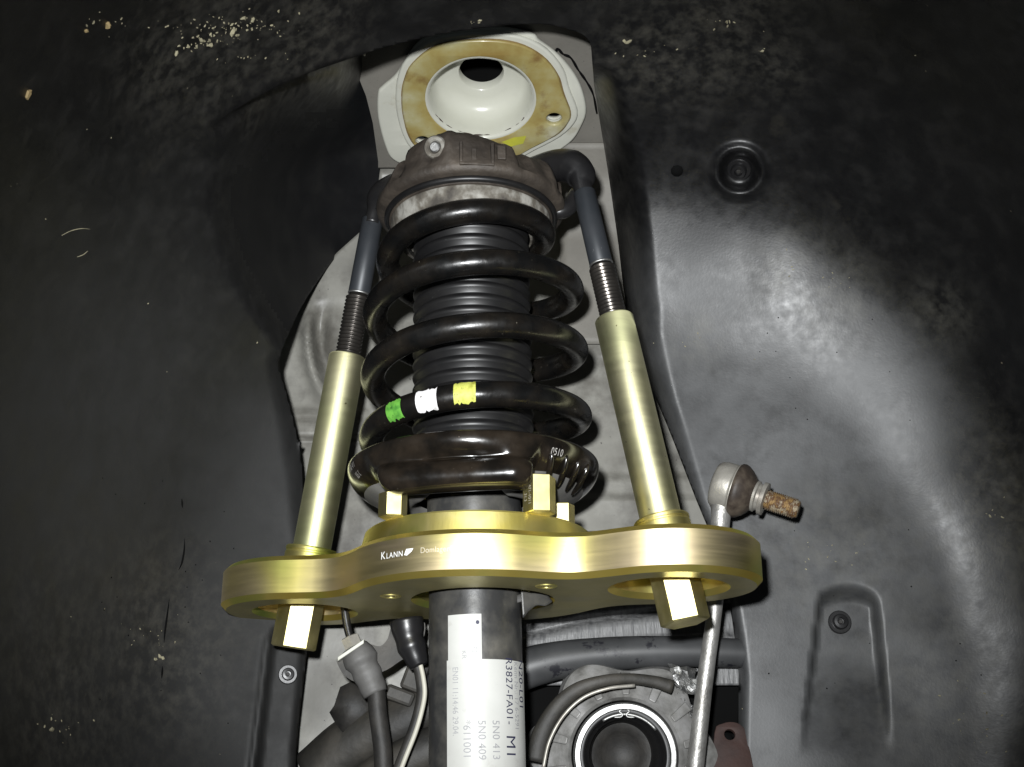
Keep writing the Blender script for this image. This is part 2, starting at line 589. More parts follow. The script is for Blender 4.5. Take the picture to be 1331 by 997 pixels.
add_dust_and_light(M_PANEL, (0.085, 0.078, 0.066), [(tuple(atY(790, 330, 0.125)), 0.03), (tuple(atY(780, 500, 0.13)), 0.035), (tuple(atY(840, 620, 0.125)), 0.03), (tuple(atY(430, 430, 0.125)), 0.018),
                                           (tuple(atY(400, 560, 0.125)), 0.02), (tuple(atY(470, 620, 0.125)), 0.03)], nscale=70, soft=0.9, top=0.7, lo=0.36, hi=0.66, base=0.0)
# tower top sheet (overspray) with the hole cut out
hole_c = [tp(625, 122), tp(720, 147), tp(550, 177)]
hole_r = [0.043, 0.0075, 0.0075]
rows = []
for j in range(80):
    v = -0.075 + j * 0.0018
    rows.append([(-0.105 + i * 0.0022, v) for i in range(98)])
V, F = sheet(rows)
# trim the left edge of the sheet to the line where the liner meets it
for i, (x, y) in enumerate(V):
    qx, qy = px_of(TM @ Vector((x, y, 0)))
    e_ = interp(qy, [(40, 448), (89, 461), (130, 478), (165, 487), (215, 494)])
    if qx < e_:
        V[i] = (tp(e_ - min(6.0, (e_ - qx) * 0.05), qy)[0], y)
keep = []
for f in F:
    c = Vector((sum(V[i][0] for i in f) / 4, sum(V[i][1] for i in f) / 4))
    if all(math.hypot(c.x - h[0], c.y - h[1]) > r for h, r in zip(hole_c, hole_r)):
        keep.append(f)
V3 = [TM @ Vector((x, y, -0.004 + 0.0006 * noise.noise(Vector((x * 40, y * 40, 0))))) for x, y in V]
solidify(obj('tower_sheet', V3, keep, M_OVERSPRAY, body), 0.001)
# right-hand return strip of the tower, carrying the folded seam
rows = []
for i in range(30):
    py = 186 + i * 9
    row = []
    for k in range(10):
        px = lerp(728, 850, k / 9)
        yp = at_plane(px, min(py, 200), TC, TN).y - 0.001
        y = lerp(yp, interp(py, [(190, 0.080), (230, 0.098), (300, 0.118), (460, 0.125)]), smooth01((py - 150) / 60)) - 0.003 * smooth01((px - 775) / 16)
        row.append(atY(px, py, y))
    rows.append(row)
solidify(obj('tower_return', *sheet(rows), M_OVERSPRAY, body), 0.001)

flange_px = [(491, 122), (497, 113), (512, 100), (522, 86), (532, 70), (545, 55), (570, 42), (640, 36), (690, 44), (702, 54), (726, 72), (747, 97),
             (758, 121), (762, 146), (754, 167), (744, 182), (727, 195), (700, 212), (620, 222), (540, 216), (511, 207), (500, 188), (491, 152)]
pad_px = [(523, 119), (524, 140), (530, 164), (541, 184), (560, 196), (620, 202), (665, 198), (690, 186), (720, 170), (737, 154), (741, 139), (731, 113),
          (724, 90), (704, 66), (672, 50), (625, 45), (570, 52), (537, 76), (526, 98)]


def smooth_loop(pts, n=4):
    m = len(pts)
    out = []
    for i in range(m):
        a, b, c, d = (Vector(pts[(i + k) % m]) for k in (-1, 0, 1, 2))
        for k in range(n):
            t = k / n
            p = 0.5 * ((2 * b) + (c - a) * t + (2 * a - 5 * b + 4 * c - d) * t * t + (3 * b - a - 3 * c + d) * t ** 3)
            out.append((p.x, p.y))
    return out


fl_o = smooth_loop([tp(*p) for p in flange_px])
pd_o = smooth_loop([tp(*p) for p in pad_px])
bolts = [circ(*hole_c[1], 0.0052, 20), circ(*hole_c[2], 0.0052, 20)]
V, F = prism([fl_o, circ(*hole_c[0], 0.039)] + bolts, 0.0022, 0.0018, 2)
obj('tower_flange', *xf((V, F), TM @ Matrix.Translation((0, 0, -0.001))), M_WHITE, body, auto=50)
# inner step between flange and pad
st_o = smooth_loop([(p[0] * 1.085, p[1] * 1.085) for p in [tp(*q) for q in pad_px]], 3)
V, F = prism([st_o, circ(*hole_c[0], 0.038)] + bolts, 0.002, 0.0016, 2)
obj('tower_step', *xf((V, F), TM @ Matrix.Translation((0, 0, 0.0018))), M_WHITE, body, auto=50)
V, F = prism([pd_o, circ(*hole_c[0], 0.0365)] + bolts, 0.002, 0.0012, 2)
obj('mount_pad', *xf((V, F), TM @ Matrix.Translation((0, 0, 0.004))), M_WAX, body, auto=50, label='amber wax coated mounting face round the strut hole')
prof = [(0.0385, 0.0052), (0.0366, 0.0058), (0.0350, 0.0052), (0.0343, 0.003), (0.0336, -0.002), (0.0330, -0.0085), (0.0310, -0.0145), (0.0270, -0.0182),
        (0.021, -0.0198), (0.0160, -0.0202), (0.0150, -0.0212), (0.0150, -0.028)]
obj('tower_dome', *xf(lathe(prof, 72), TM @ Matrix.Translation((*hole_c[0], 0))), M_DOME, body)
prof = [(0.012, -0.030), (0.030, -0.031), (0.050, -0.020), (0.060, -0.010), (0.060, -0.005)]
obj('tower_dark_shell', *xf(lathe([(0.0003, -0.075), (0.04, -0.075), (0.06, -0.05), (0.062, -0.006)], 40), TM), M_BLACK, body)  # added black shell stands in for the dark beyond the holes
# the folded sheet seam on the right of the tower
seam = [tp(698, 54), tp(716, 66), tp(722, 70), tp(725, 66), tp(732, 73), tp(742, 78), tp(752, 94), tp(762, 108), tp(771, 125), tp(776, 150)]
pts = spline([TM @ Vector((x, y, -0.0020)) for x, y in seam], 40)
obj('seam_sealer', *tube(pts, [0.0005 + 0.0004 * abs(math.sin(i * 0.7)) for i in range(41)], 6), M_BLACK, body)
pe = [TM @ Vector((x * 1.004, y * 1.004, 0.0044)) for x, y in pd_o + pd_o[:1]]
obj('sealer_edge', *tube(pe, [0.00025 + 0.0010 * max(0, noise.noise(Vector((i / 6.0, 2, 7)))) for i in range(len(pe))], 6, caps=False), mat('brown_sealer', [(0.16, 0.09, 0.03), (0.30, 0.22, 0.08)], 0.6, scale=120), body)
dp = []
for t in range(200, 331, 4):
    rr_ = 0.0346 + 0.0006 * noise.noise(Vector((t / 9.0, 0, 0)))
    dp.append(TM @ Vector((hole_c[0][0] + rr_ * math.cos(R(t)), hole_c[0][1] + rr_ * math.sin(R(t)) * (1 if TYv.z < 0 else 1), 0.0034)))
obj('sealer_trace', *tube(dp, [0.0001 + 0.0013 * abs(noise.noise(Vector((i / 3.0, 4, 0)))) for i in range(len(dp))], 6), M_RUST2, body)
# smear of yellow wax that dripped at the lower edge of the pad
sm = [TM @ Vector((*tp(px, py), 0.0064)) for px, py in ((652, 176), (668, 170), (684, 168), (680, 178), (664, 182))]
obj('wax_smear', sm, [(0, 1, 2, 3, 4)], mat('fresh_yellow_wax', [(0.55, 0.54, 0.06), (0.42, 0.42, 0.06)], 0.4, scale=90), body)

# ------------------------------------------------------------ wheel arch liner
POLY_B = [(275, 165), (300, 146), (330, 128), (380, 103), (420, 88), (450, 78), (500, 62), (570, 45), (640, 35), (700, 31), (738, 38), (760, 47), (768, 58)]
POLY_C = [(772, 110), (780, 160), (789, 215), (797, 270), (804, 320), (811, 380), (822, 440), (845, 500), (872, 565), (905, 650), (930, 712), (946, 775),
          (955, 830), (960, 880), (958, 985), (958, 1130)]
POLY_A = [(385, 1130), (386, 975), (393, 900), (400, 835), (400, 780), (398, 700), (393, 610), (385, 560), (371, 505), (363, 470)]
POLY_K = [(345, 440), (316, 400), (288, 350), (270, 290), (262, 225)]
OPEN = POLY_B + POLY_C + POLY_A + POLY_K
REC = POLY_K + [(275, 165)] + [(300, 120), (380, 60), (470, 40)] + [(478, 90), (489, 150), (497, 205), (492, 260), (478, 295), (440, 330), (400, 385), (378, 428), (363, 470)]


def near_poly(p, poly):
    best, q = 1e9, None
    n = len(poly)
    for i in range(n):
        ax, ay = poly[i]
        bx, by = poly[(i + 1) % n]
        dx, dy = bx - ax, by - ay
        t = max(0, min(1, ((p[0] - ax) * dx + (p[1] - ay) * dy) / (dx * dx + dy * dy + 1e-9)))
        cx, cy = ax + t * dx, ay + t * dy
        d = (p[0] - cx) ** 2 + (p[1] - cy) ** 2
        if d < best:
            best, q = d, (cx, cy)
    return math.sqrt(best), q


def inside(p, poly):
    c = False
    n = len(poly)
    j = n - 1
    for i in range(n):
        if (poly[i][1] > p[1]) != (poly[j][1] > p[1]) and p[0] < (poly[j][0] - poly[i][0]) * (p[1] - poly[i][1]) / (poly[j][1] - poly[i][1]) + poly[i][0]:
            c = not c
        j = i
    return c


def line_dist(p, line):
    best = 1e9
    for (ax, ay), (bx, by) in zip(line, line[1:]):
        dx, dy = bx - ax, by - ay
        t = max(0, min(1, ((p[0] - ax) * dx + (p[1] - ay) * dy) / (dx * dx + dy * dy + 1e-9)))
        best = min(best, math.hypot(p[0] - ax - t * dx, p[1] - ay - t * dy))
    return best


SL = [(0, 0.0), (420, 0.02), (530, 0.14), (600, 0.40), (650, 0.52), (700, 0.64), (770, 1.05), (820, 1.2), (1600, 1.2)]
GT = [0.0]
for i in range(1700):
    GT.append(GT[-1] + 0.00045 * interp(i, SL))


def field(px, py):
    """depth of the moulded arch: flat inner wall, rolling into the barrel of the arch away from the wheel centre"""
    dx, dy = px - 812, py - 980
    if dx < 0:
        dx *= 1.0 + 0.22 * smooth01(-dx / 400)
    else:
        dx *= 1.0 + 0.2 * smooth01(dx / 300)
    if dy > 0:
        dy *= 0.3
    rho = math.hypot(dx, dy)
    i = min(int(rho), 1698)
    return 0.08 - lerp(GT[i], GT[i + 1], rho - int(rho))


def sdbox(x, y, w, h, r):
    qx, qy = abs(x) - w + r, abs(y) - h + r
    return math.hypot(max(qx, 0), max(qy, 0)) + min(max(qx, qy), 0) - r


def liner_Y(px, py):
    y = field(px, py)
    # rolled edge along the right of the opening
    if 740 < px < 1000 and py > 40:
        d = line_dist((px, py), POLY_C)
        w = interp(py, [(60, 30), (200, 50), (400, 45), (520, 25), (650, 12), (800, 14), (1000, 14)])
        h = interp(py, [(60, 0.03), (200, 0.06), (400, 0.05), (520, 0.03), (650, 0.012), (1000, 0.02)])
        if d < w:
            y += h * (1 - d / w) ** 2
    # rolled edge along the left
    if px < 460 and py > 420:
        d = line_dist((px, py), POLY_A)
        w = interp(py, [(420, 14), (500, 22), (600, 26), (800, 12), (1000, 10)])
        if d < w:
            y += 0.012 * (1 - d / w) ** 2
        # raised strip that carries the lower left screw
        if py > 800:
            e = lerp(352, 333, (py - 820) / 160)
            y += 0.010 * smooth01((px - e) / 9) * smooth01((py - 812) / 14)
            y -= 0.004 * math.exp(-((px - e + 3) / 4) ** 2) * smooth01((py - 820) / 20)
    # recess round the lower right screw
    if 1010 < px < 1190 and 730 < py < 1010:
        xl, xr = lerp(1064, 1044, (py - 770) / 180), lerp(1139, 1156, (py - 770) / 180)
        t = (px - xl) / (xr - xl)
        s = smooth01((px - xl) / 5) * smooth01((xr - px) / 14 + 0.3) * smooth01((py - 757 - 12 * (2 * t - 1) ** 2) / 26) * smooth01((985 - py) / 140)
        y += 0.016 * s
    # dished boss on the upper right
    d = math.hypot(px - 961, (py - 222) * 1.02)
    if d < 60:
        y -= 0.006 * smooth01((42 - d) / 16) - 0.018 * smooth01((31 - d) / 14)
    if 255 < px < 420 and 100 < py < 260:
        pass
    # shallow hand-sized waviness of thin moulded plastic
    y += 0.0045 * noise.noise(Vector((px / 160.0, py / 180.0, 1.7))) + 0.0004 * noise.noise(Vector((px / 75.0, py / 80.0, 5)))
    # ridges
    y += 0.0012 * math.exp(-((py - (70 + (px - 780) * 0.12)) / 14) ** 2) * smooth01((px - 770) / 40) * smooth01((1000 - px) / 120)
    return y


LIP = [(275, 165), (300, 146), (330, 128), (380, 103), (420, 88), (450, 78), (474, 70)]
AUP = [(371, 505), (363, 470), (378, 428), (400, 385), (440, 330), (478, 295), (492, 260), (497, 205), (490, 165), (481, 130), (474, 100), (474, 70)]


def fine(pts, n=3):
    q = spline([(x, y, 0) for x, y in pts], n * (len(pts) - 1))
    return [(p.x, p.y) for p in q]


CURVE_C = fine(POLY_C)
OPEN2 = fine(LIP[-1:] + [p for p in POLY_B if p[0] > 480]) + CURVE_C + fine(POLY_A[:-2] + AUP[:7])[:-1] + AUP[6:-1]
KLINE = [(275, 165)] + POLY_K[::-1] + [(363, 470), (371, 505), (385, 560)]
KREG = KLINE[:-2] + AUP[1:] + LIP[::-1]


def push(px, py, force=False):
    """how far the moulding drops back behind the lip, beside the tower"""
    if not (255 < px < 505 and 60 < py < 520) or not (force or inside((px, py), KREG)):
        return 0.0
    d = line_dist((px, py), KLINE)
    dl = line_dist((px, py), LIP)
    k = interp(px, [(285, 0.16), (340, 0.22), (400, 0.27), (440, 0.40), (474, 0.70)])
    return interp(py, [(60, 0.165), (200, 0.160), (250, 0.145), (330, 0.145), (470, 0.17)]) * (1 - math.exp(-(d / 95.0) ** 1.7)) * lerp(k, 1, smooth01(dl / 120))


def below_lip(p):
    if not 275 <= p[0] <= 474:
        return False
    return p[1] > interp(p[0], LIP)


def liner_full(px, py):
    return liner_Y(px, py) + push(px, py)


def build_liner(x0, x1, y0, y1, step):
    nx, ny = int((x1 - x0) / step) + 1, int((y1 - y0) / step) + 1
    P = [(x0 + i * step, y0 + j * step) for j in range(ny) for i in range(nx)]
    hole = [200 < p[0] < 1000 and inside(p, OPEN2) for p in P]
    below = [below_lip(p) for p in P]
    F, mixed = [], set()
    for j in range(ny - 1):
        for i in range(nx - 1):
            a = j * nx + i
            q = (a, a + 1, a + nx + 1, a + nx)
            if all(hole[k] for k in q):
                continue
            F.append(q)
            if P[a][1] < 175 and 262 < P[a][0] < 474 - step and len({below[k] for k in q}) == 2:
                mixed.update(q)
    used = sorted({i for f in F for i in f})
    V, Q = [], {}
    for i in used:
        p = P[i]
        pu = None
        if i in mixed and not hole[i]:
            d, q = 1e9, p
            for (ax, ay), (bx, by) in zip(LIP, LIP[1:]):
                t = max(0, min(1, ((p[0] - ax) * (bx - ax) + (p[1] - ay) * (by - ay)) / ((bx - ax) ** 2 + (by - ay) ** 2)))
                c = (ax + t * (bx - ax), ay + t * (by - ay))
                if math.dist(p, c) < d:
                    d, q = math.dist(p, c), c
            pu = push(q[0], q[1] + 2) if below[i] else 0.0
            p = q
        elif hole[i]:
            p = near_poly(p, OPEN2)[1]
            pu = push(p[0], p[1], True) if p[0] < 499 and p[1] > 70.5 and p[1] < 515 else 0.0
        if pu is None:
            pu = push(*p)
        Q[i] = p
        V.append(atY(p[0], p[1], liner_Y(*p) + pu))

    def signed(f):
        return 0.5 * sum(Q[f[k]][0] * Q[f[(k + 1) % 4]][1] - Q[f[(k + 1) % 4]][0] * Q[f[k]][1] for k in range(4))
    # drop slivers that collapsed onto the rim
    F = [f for f in F if signed(f) > 0.6 or set(f) & mixed]
    idx = {i: k for k, i in enumerate(used)}
    return V, [tuple(idx[i] for i in f) for f in F]


liner = thing('wheel_arch_liner', 'black plastic wheel arch liner with dusty grey wall around the strut opening', 'wheel arch liner', tuple(atY(1150, 950, 0.06)))
V, F = build_liner(-140, 1480, -130, 1130, 4)
mi_ = []
for f in F:
    q_ = px_of(V[f[0]])
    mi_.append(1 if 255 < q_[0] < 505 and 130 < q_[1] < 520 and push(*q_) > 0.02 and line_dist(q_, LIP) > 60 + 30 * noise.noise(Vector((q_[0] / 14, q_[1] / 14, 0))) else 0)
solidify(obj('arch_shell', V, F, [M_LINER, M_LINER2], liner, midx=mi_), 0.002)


def lp(px, py):
    return tuple(atY(px, py, liner_full(px, py)))


add_dust_and_light(M_LINER, (0.019, 0.019, 0.0185), [(lp(330, 800), 0.11), (lp(300, 640), 0.08), (lp(120, 900), 0.10), (lp(100, 650), 0.13), (lp(-20, 750), 0.12)], nscale=60, soft=0.7, rough=0.85, base=0.6)
add_dust_and_light(M_LINER, (0.112, 0.114, 0.116), [(lp(960, 600), 0.10), (lp(890, 420), 0.05), (lp(1040, 740), 0.10), (lp(1010, 900), 0.095), (lp(1130, 880), 0.06), (lp(1110, 560), 0.06)],
         nscale=13, soft=0.55, rough=0.52, lo=0.34, hi=0.66, base=0.30)  # wall dust, whose pale colour also carries the wall's lit brightness
add_dust_and_light(M_LINER, (0.014, 0.014, 0.0138), [(lp(1060, 620), 0.22)], nscale=45, soft=0.4, top=0.55, lo=0.52, hi=0.72, base=0.0)
add_dust_and_light(M_LINER, (0.15, 0.145, 0.125), [(lp(1025, 350), 0.022), (lp(1085, 385), 0.026), (lp(1075, 720), 0.040), (lp(1225, 405), 0.020), (lp(905, 440), 0.016), (lp(1250, 900), 0.06)],
         nscale=95, soft=0.98, top=0.42, lo=0.38, hi=0.72, base=0.0)
add_dust_and_light(M_LINER, (0.085, 0.08, 0.066), [(lp(195, 840), 0.045), (lp(80, 940), 0.06), (lp(1290, 680), 0.05), (lp(290, 45), 0.035), (lp(225, 60), 0.030), (lp(400, 40), 0.03), (lp(335, 143), 0.016), (lp(380, 122), 0.018), (lp(420, 108), 0.018), (lp(450, 100), 0.014),  # last four paint in the lit, dusty strip under the lip
                                        (lp(930, 40), 0.04), (lp(850, 70), 0.03), (lp(1000, 80), 0.02)], nscale=140, soft=0.98, top=0.6, lo=0.42, hi=0.74, base=0.0)


def surf_n(px, py, fy=field):
    a, b, c = atY(px, py, fy(px, py)), atY(px + 3, py, fy(px + 3, py)), atY(px, py + 3, fy(px, py + 3))
    n = (b - a).cross(c - a).normalized()
    if n.dot(CAM - a) < 0:
        n = -n
    return n


def screw(px, py, r, off, fy=field):
    p = atY(px, py, liner_Y(px, py))
    n = surf_n(px, py, fy)
    prof = [(r * 1.5, -0.002), (r * 1.5, 0.0008), (r * 1.4, 0.0014), (r, 0.0014), (r * 0.98, 0.0034), (r * 0.85, 0.0044), (r * 0.5, 0.0046), (r * 0.46, 0.0022), (0.0001, 0.002)]
    s = obj('screw', *xf(lathe(prof, 24), frame_to(p + n * off, n)), M_HOOK, liner, auto=35)
    obj('socket', *xf(hexprism(r * 0.3, 0.0018, 0.0034, 0.0003), frame_to(p + n * off, n)), M_HOSE, s, smooth=False)


screw(961, 219, 0.0052, 0.001)
screw(1091, 809, 0.0048, 0.0005)
screw(374, 877, 0.0038, 0.001)
p, n = atY(880, 222, liner_Y(880, 222)), surf_n(880, 222)
obj('hole_disc', *xf(lathe([(0.0042, -0.001), (0.0040, 0.0006), (0.0001, 0.0004)], 9), frame_to(p, n)), M_BLACK, liner)  # black disc standing in for the dark of a small hole

# thin scrapes in the plastic
for pts_ in ([(240, 700), (239, 716), (236, 732), (232, 741)], [(220, 778), (217, 800), (214, 822), (213, 836)], [(211, 866), (210, 882)], [(236, 648), (237, 660)],
             [(80, 306), (92, 300), (106, 297), (118, 298)], [(100, 334), (108, 331), (114, 326)]):
    pp = [atY(x, y, liner_full(x, y)) - surf_n(x, y) * -0.0001 for x, y in pts_]
    light_ = pts_[0][1] < 400
    obj('scrape', *tube(spline(pp, 12), [0.00008 + (0.00016 if light_ else 0.00055) * math.sin(math.pi * i / 12) for i in range(13)], 6), M_DIRT if light_ else M_BLACK, liner)
for i in range(46):
    x, y = random.uniform(120, 330), random.uniform(600, 960)
    if i > 22:
        x, y = random.uniform(960, 1280), random.uniform(400, 960)
    n_ = surf_n(x, y)
    obj('pit', *xf(lathe([(random.uniform(0.0003, 0.0008), -0.0003), (0.0003, 0.00025), (0.0001, 0.00025)], 7), frame_to(atY(x, y, liner_full(x, y)), n_)), M_BLACK, liner)

# dry mud caught on the liner
V, F = [], []


def clod(px, py, s, fy=liner_full):
    p = atY(px, py, fy(px, py))
    n = surf_n(px, py, field)
    p += n * s * 0.25
    q = frame_to(p, n) @ Matrix.Rotation(random.random() * 6.3, 4, 'Z')
    base = len(V)
    k = random.choice((5, 6, 7))
    for lev, (rr, h) in enumerate(((1.0, -0.4), (0.85, 0.3), (0.35, 0.6))):
        for i in range(k):
            a = 6.283 * i / k
            r = s * rr * random.uniform(0.6, 1.25)
            V.append(q @ Vector((r * math.cos(a) * 1.5, r * math.sin(a) * 0.75, h * s * random.uniform(0.5, 1.2))))
    for lev in range(2):
        for i in range(k):
            j = (i + 1) % k
            F.append((base + lev * k + i, base + lev * k + j, base + (lev + 1) * k + j, base + (lev + 1) * k + i))
    F.append(tuple(base + 2 * k + i for i in range(k)))


for cx, cy, sx, sy, cnt, s in ((262, 50, 22, 18, 16, 0.0007), (330, 36, 30, 10, 16, 0.0007), (265, 56, 14, 9, 9, 0.0010), (300, 38, 8, 7, 5, 0.0012), (330, 24, 14, 3, 6, 0.0009), (240, 60, 12, 9, 9, 0.0008), (280, 42, 40, 16, 40, 0.0004),
                               (300, 30, 80, 16, 40, 0.0005), (150, 28, 60, 10, 10, 0.0005), (320, 75, 30, 8, 10, 0.0005), (620, 29, 12, 2, 6, 0.0007), (815, 54, 5, 2, 3, 0.0010), (835, 72, 10, 3, 3, 0.0005),
                               (940, 28, 24, 10, 10, 0.0005), (985, 66, 8, 4, 3, 0.0007), (860, 66, 60, 10, 8, 0.0004), (1025, 352, 16, 24, 14, 0.0004), (1080, 372, 22, 14, 12, 0.0004),
                               (190, 830, 36, 22, 16, 0.0004), (205, 855, 8, 6, 4, 0.0008), (75, 945, 30, 20, 14, 0.0005), (68, 947, 4, 3, 2, 0.0014),
                               (1080, 720, 40, 18, 18, 0.0004), (1270, 940, 50, 50, 24, 0.0005), (1290, 665, 16, 14, 7, 0.0006), (900, 440, 16, 14, 8, 0.0004), (980, 467, 3, 2, 1, 0.0009)):
    for i in range(cnt):
        px, py = random.gauss(cx, sx * 0.55), random.gauss(cy, sy * 0.55)
        if inside((px, py), OPEN2) or inside((px, py), KREG):
            continue
        clod(px, py, s * random.choice((0.35, 0.5, 0.7, 1.0, 1.4)))
for i in range(40):
    px, py = random.uniform(-20, 1350), random.uniform(-20, 1010)
    if not inside((px, py), OPEN2) and not inside((px, py), KREG):
        clod(px, py, random.choice((0.00016, 0.00022, 0.0003, 0.0004)))
dirt = obj('dried_mud', V, F, M_DIRT, None, smooth=False)
dirt['label'] = 'crumbs of dried mud and dust stuck to the black liner'
dirt['category'] = 'mud'
dirt['kind'] = 'stuff'
for (px, py, s) in ((36, 122, 0.0019), (140, 32, 0.0018), (112, 40, 0.0011)):
    V, F = [], []
    clod(px, py, s)
    o = obj('mud_flake', V, F, M_CHIP, None, smooth=False)
    o['label'] = {36: 'tan flake of mud clinging to the left edge of the liner', 140: 'largest tan mud flake at the upper left of the liner',
                  112: 'small tan mud flake beside the larger one at upper left'}[px]
    o['category'] = 'mud flake'
    o['group'] = 'mud flakes on the liner'

# ------------------------------------------------------------ the strut
strut = thing('suspension_strut', 'black suspension strut with coil spring, ribbed bellows and white stickers on its tube', 'suspension strut', (0.0035, 0, -0.19))
strut.rotation_euler = (0, R(-1.2), 0)
RT = 0.0253
prof = [(RT - 0.002, -0.36), (RT, -0.358), (RT, -0.132), (RT, -0.100), (RT + 0.0008, -0.098), (RT + 0.0008, -0.086), (0.0264, -0.084), (0.0264, -0.060), (0.020, -0.058)]
tubeo = obj('strut_tube', *lathe(prof, 96), M_STRUT, strut, auto=50)
# hose bracket welded to the right of the tube
br = [(0.020, -0.006), (0.0285, -0.007), (0.036, -0.0062), (0.0405, -0.001), (0.0385, 0.005), (0.031, 0.009), (0.020, 0.010)]
o = obj('hose_bracket', *prism([br], 0.0022, 0.0006, 1, Matrix.Translation((0.002, -0.004, -0.1335)) @ Matrix.Rotation(R(-14), 4, 'Y')), M_ARM, tubeo, auto=40)
lug = [(680, 768), (694, 772), (706, 770), (716, 776), (722, 784), (712, 790), (700, 788), (690, 796), (682, 806)]
n_ = len(lug)
V = [atY(x, y, -0.016 + (x - 680) * 0.0002) for x, y in lug] + [atY(x, y, 0.004) for x, y in lug]
F = [tuple(range(n_)), tuple(range(2 * n_ - 1, n_ - 1, -1))] + [(i, (i + 1) % n_, n_ + (i + 1) % n_, n_ + i) for i in range(n_)]
bevel(obj('bracket_lug', V, F, M_STRUT, tubeo, smooth=False), 0.0012)


def tube_map(a, z, r):
    return Vector((r * math.sin(a), -r * math.cos(a), z))


def apx(px):
    return math.asin(max(-0.985, min(0.985, (px - 625.5) / 62.0)))


def zpy(py):
    return atY(640, py, -0.0245).z


def sticker(x0, x1, y0, y1, texts, label, extra=None, r=RT + 0.0003):
    a0, a1, z0, z1 = apx(x0), apx(x1), zpy(y0), zpy(y1)
    rows = [[tube_map(lerp(a0, a1, i / 24), lerp(z0, z1, j / 6), r) for i in range(25)] for j in range(7)]
    V, F = sheet(rows)
    mi = [0] * len(F)
    for body_, px, py, size, sx, faint in texts:
        tv, tf = text2d(body_, size, 1.05, sx)
        a, z = apx(px), zpy(py)
        n = len(V)
        # letters run down the tube with their heads to the right
        V += [tube_map(a + (v[1] - size * 0.35) / r, z - v[0], r + 0.0002) for v in tv]
        F += [tuple(i + n for i in f) for f in tf]
        mi += [2 if faint else 1] * len(tf)
    if extra:
        n = len(V)
        a, z = apx(extra[0]), zpy(extra[1])
        V += [tube_map(a + 0.001 * math.cos(t * 0.785) / r, z + 0.0011 * math.sin(t * 0.785), r + 0.0002) for t in range(8)]
        F.append(tuple(n + i for i in range(8)))
        mi.append(1)
    me = bpy.data.meshes.new('sticker')
    me.from_pydata([tuple(v) for v in V], [], F)
    for m in (M_PAPER, M_INK, M_INKFAINT):
        me.materials.append(m)
    me.polygons.foreach_set('material_index', mi)
    o = bpy.data.objects.new('sticker', me)
    COL.objects.link(o)
    me.polygons.foreach_set('use_smooth', [True] * len(F))
    o.parent = tubeo
    o['label'] = label
    return o


sticker(592, 635, 798, 1040, [('KR20', 613, 845, 0.0034, 1.0, True), ('P2', 626, 840, 0.0034, 1.0, True)], 'narrow white sticker at the top of the pair', (630, 809))
sticker(591, 690, 857, 1040, [('R3827-FA01-', 668, 853.5, 0.0064, 0.95, False), ('M1', 669, 955, 0.0092, 0.98, False), ('N20-L01', 682.5, 854, 0.0068, 1.02, False),
                             ('Kenn Nr.: 17 6-5291', 676.5, 858, 0.0046, 0.86, True), ('5N0 413', 651, 936, 0.0056, 0.95, True), ('5N0 409', 634, 936, 0.0056, 0.95, True),
                             ('*611001', 616, 936, 0.0056, 0.95, True), ('EN01 11:14:46 29.04.', 602, 866, 0.0046, 0.82, True)],
        'wide white sticker with part numbers printed down the tube', r=RT + 0.0008)

# bellows
prof = [(0.020, -0.062)]
z = -0.062
while z < 0.104:
    prof += [(0.0318, z), (0.0345, z + 0.0022), (0.0352, z + 0.0038), (0.0345, z + 0.0054), (0.0318, z + 0.0072)]
    z += 0.0076
obj('bellows', *lathe(prof, 96), M_BELLOWS, strut)

# coil spring
WR = 0.0072
RTAB = [(-0.6, 0.041), (0.0, 0.0420), (0.25, 0.047), (0.5, 0.0525), (0.75, 0.0565), (1.0, 0.0588), (1.6, 0.0594), (3.3, 0.0602), (3.9, 0.0590)]
ZTAB = [(-0.6, 0.1005), (-0.2, 0.0985), (0.25, 0.0888), (0.75, 0.0690), (1.0, 0.0560), (1.25, 0.0500), (1.5, 0.0425), (1.75, 0.0310), (2.0, 0.0175), (2.25, 0.0122), (2.5, 0.0032), (2.75, -0.0100), (3.0, -0.0240), (3.25, -0.0278), (3.5, -0.0352), (3.75, -0.0405), (3.9, -0.0415)]


def coil(u):
    # smooth the tables
    r = sum(interp(u + k * 0.06, RTAB) for k in (-2, -1, 0, 1, 2)) / 5
    z = sum(interp(u + k * 0.06, ZTAB) for k in (-2, -1, 0, 1, 2)) / 5
    a = -2 * math.pi * u
    return Vector((r * math.cos(a) + 0.0016, r * math.sin(a), z))


us = [-0.55 + i / 72 for i in range(int(4.42 * 72))]
spring = obj('coil_spring', *tube([coil(u) for u in us], WR, 24), M_SPRING, strut)


def paint_mark(u0, u1, f0, f1, m, label):
    rows = []
    rnd = random.Random(int(u0 * 1000))
    for i in range(13):
        u = lerp(u0, u1, i / 12)
        c = coil(u)
        e = Vector((c.x - 0.0016, c.y, 0)).normalized()
        row = []
        ja, jb = rnd.uniform(-9, 5), rnd.uniform(-5, 9)
        for j in range(13):
            f = R(lerp(f0 + ja, f1 + jb, j / 12))
            row.append(c + (e * math.cos(f) + Vector((0, 0, 1)) * math.sin(f)) * (WR + 0.00035))
        rows.append(row)
    obj('paint_mark', *sheet(rows), m, spring, label=label)


paint_mark(3.348, 3.374, -58, 24, M_GREEN, 'green paint mark')
paint_mark(3.296, 3.325, -60, 34, M_WMARK, 'white paint mark')
paint_mark(3.246, 3.274, -50, 44, M_YELLOW, 'yellow paint mark')

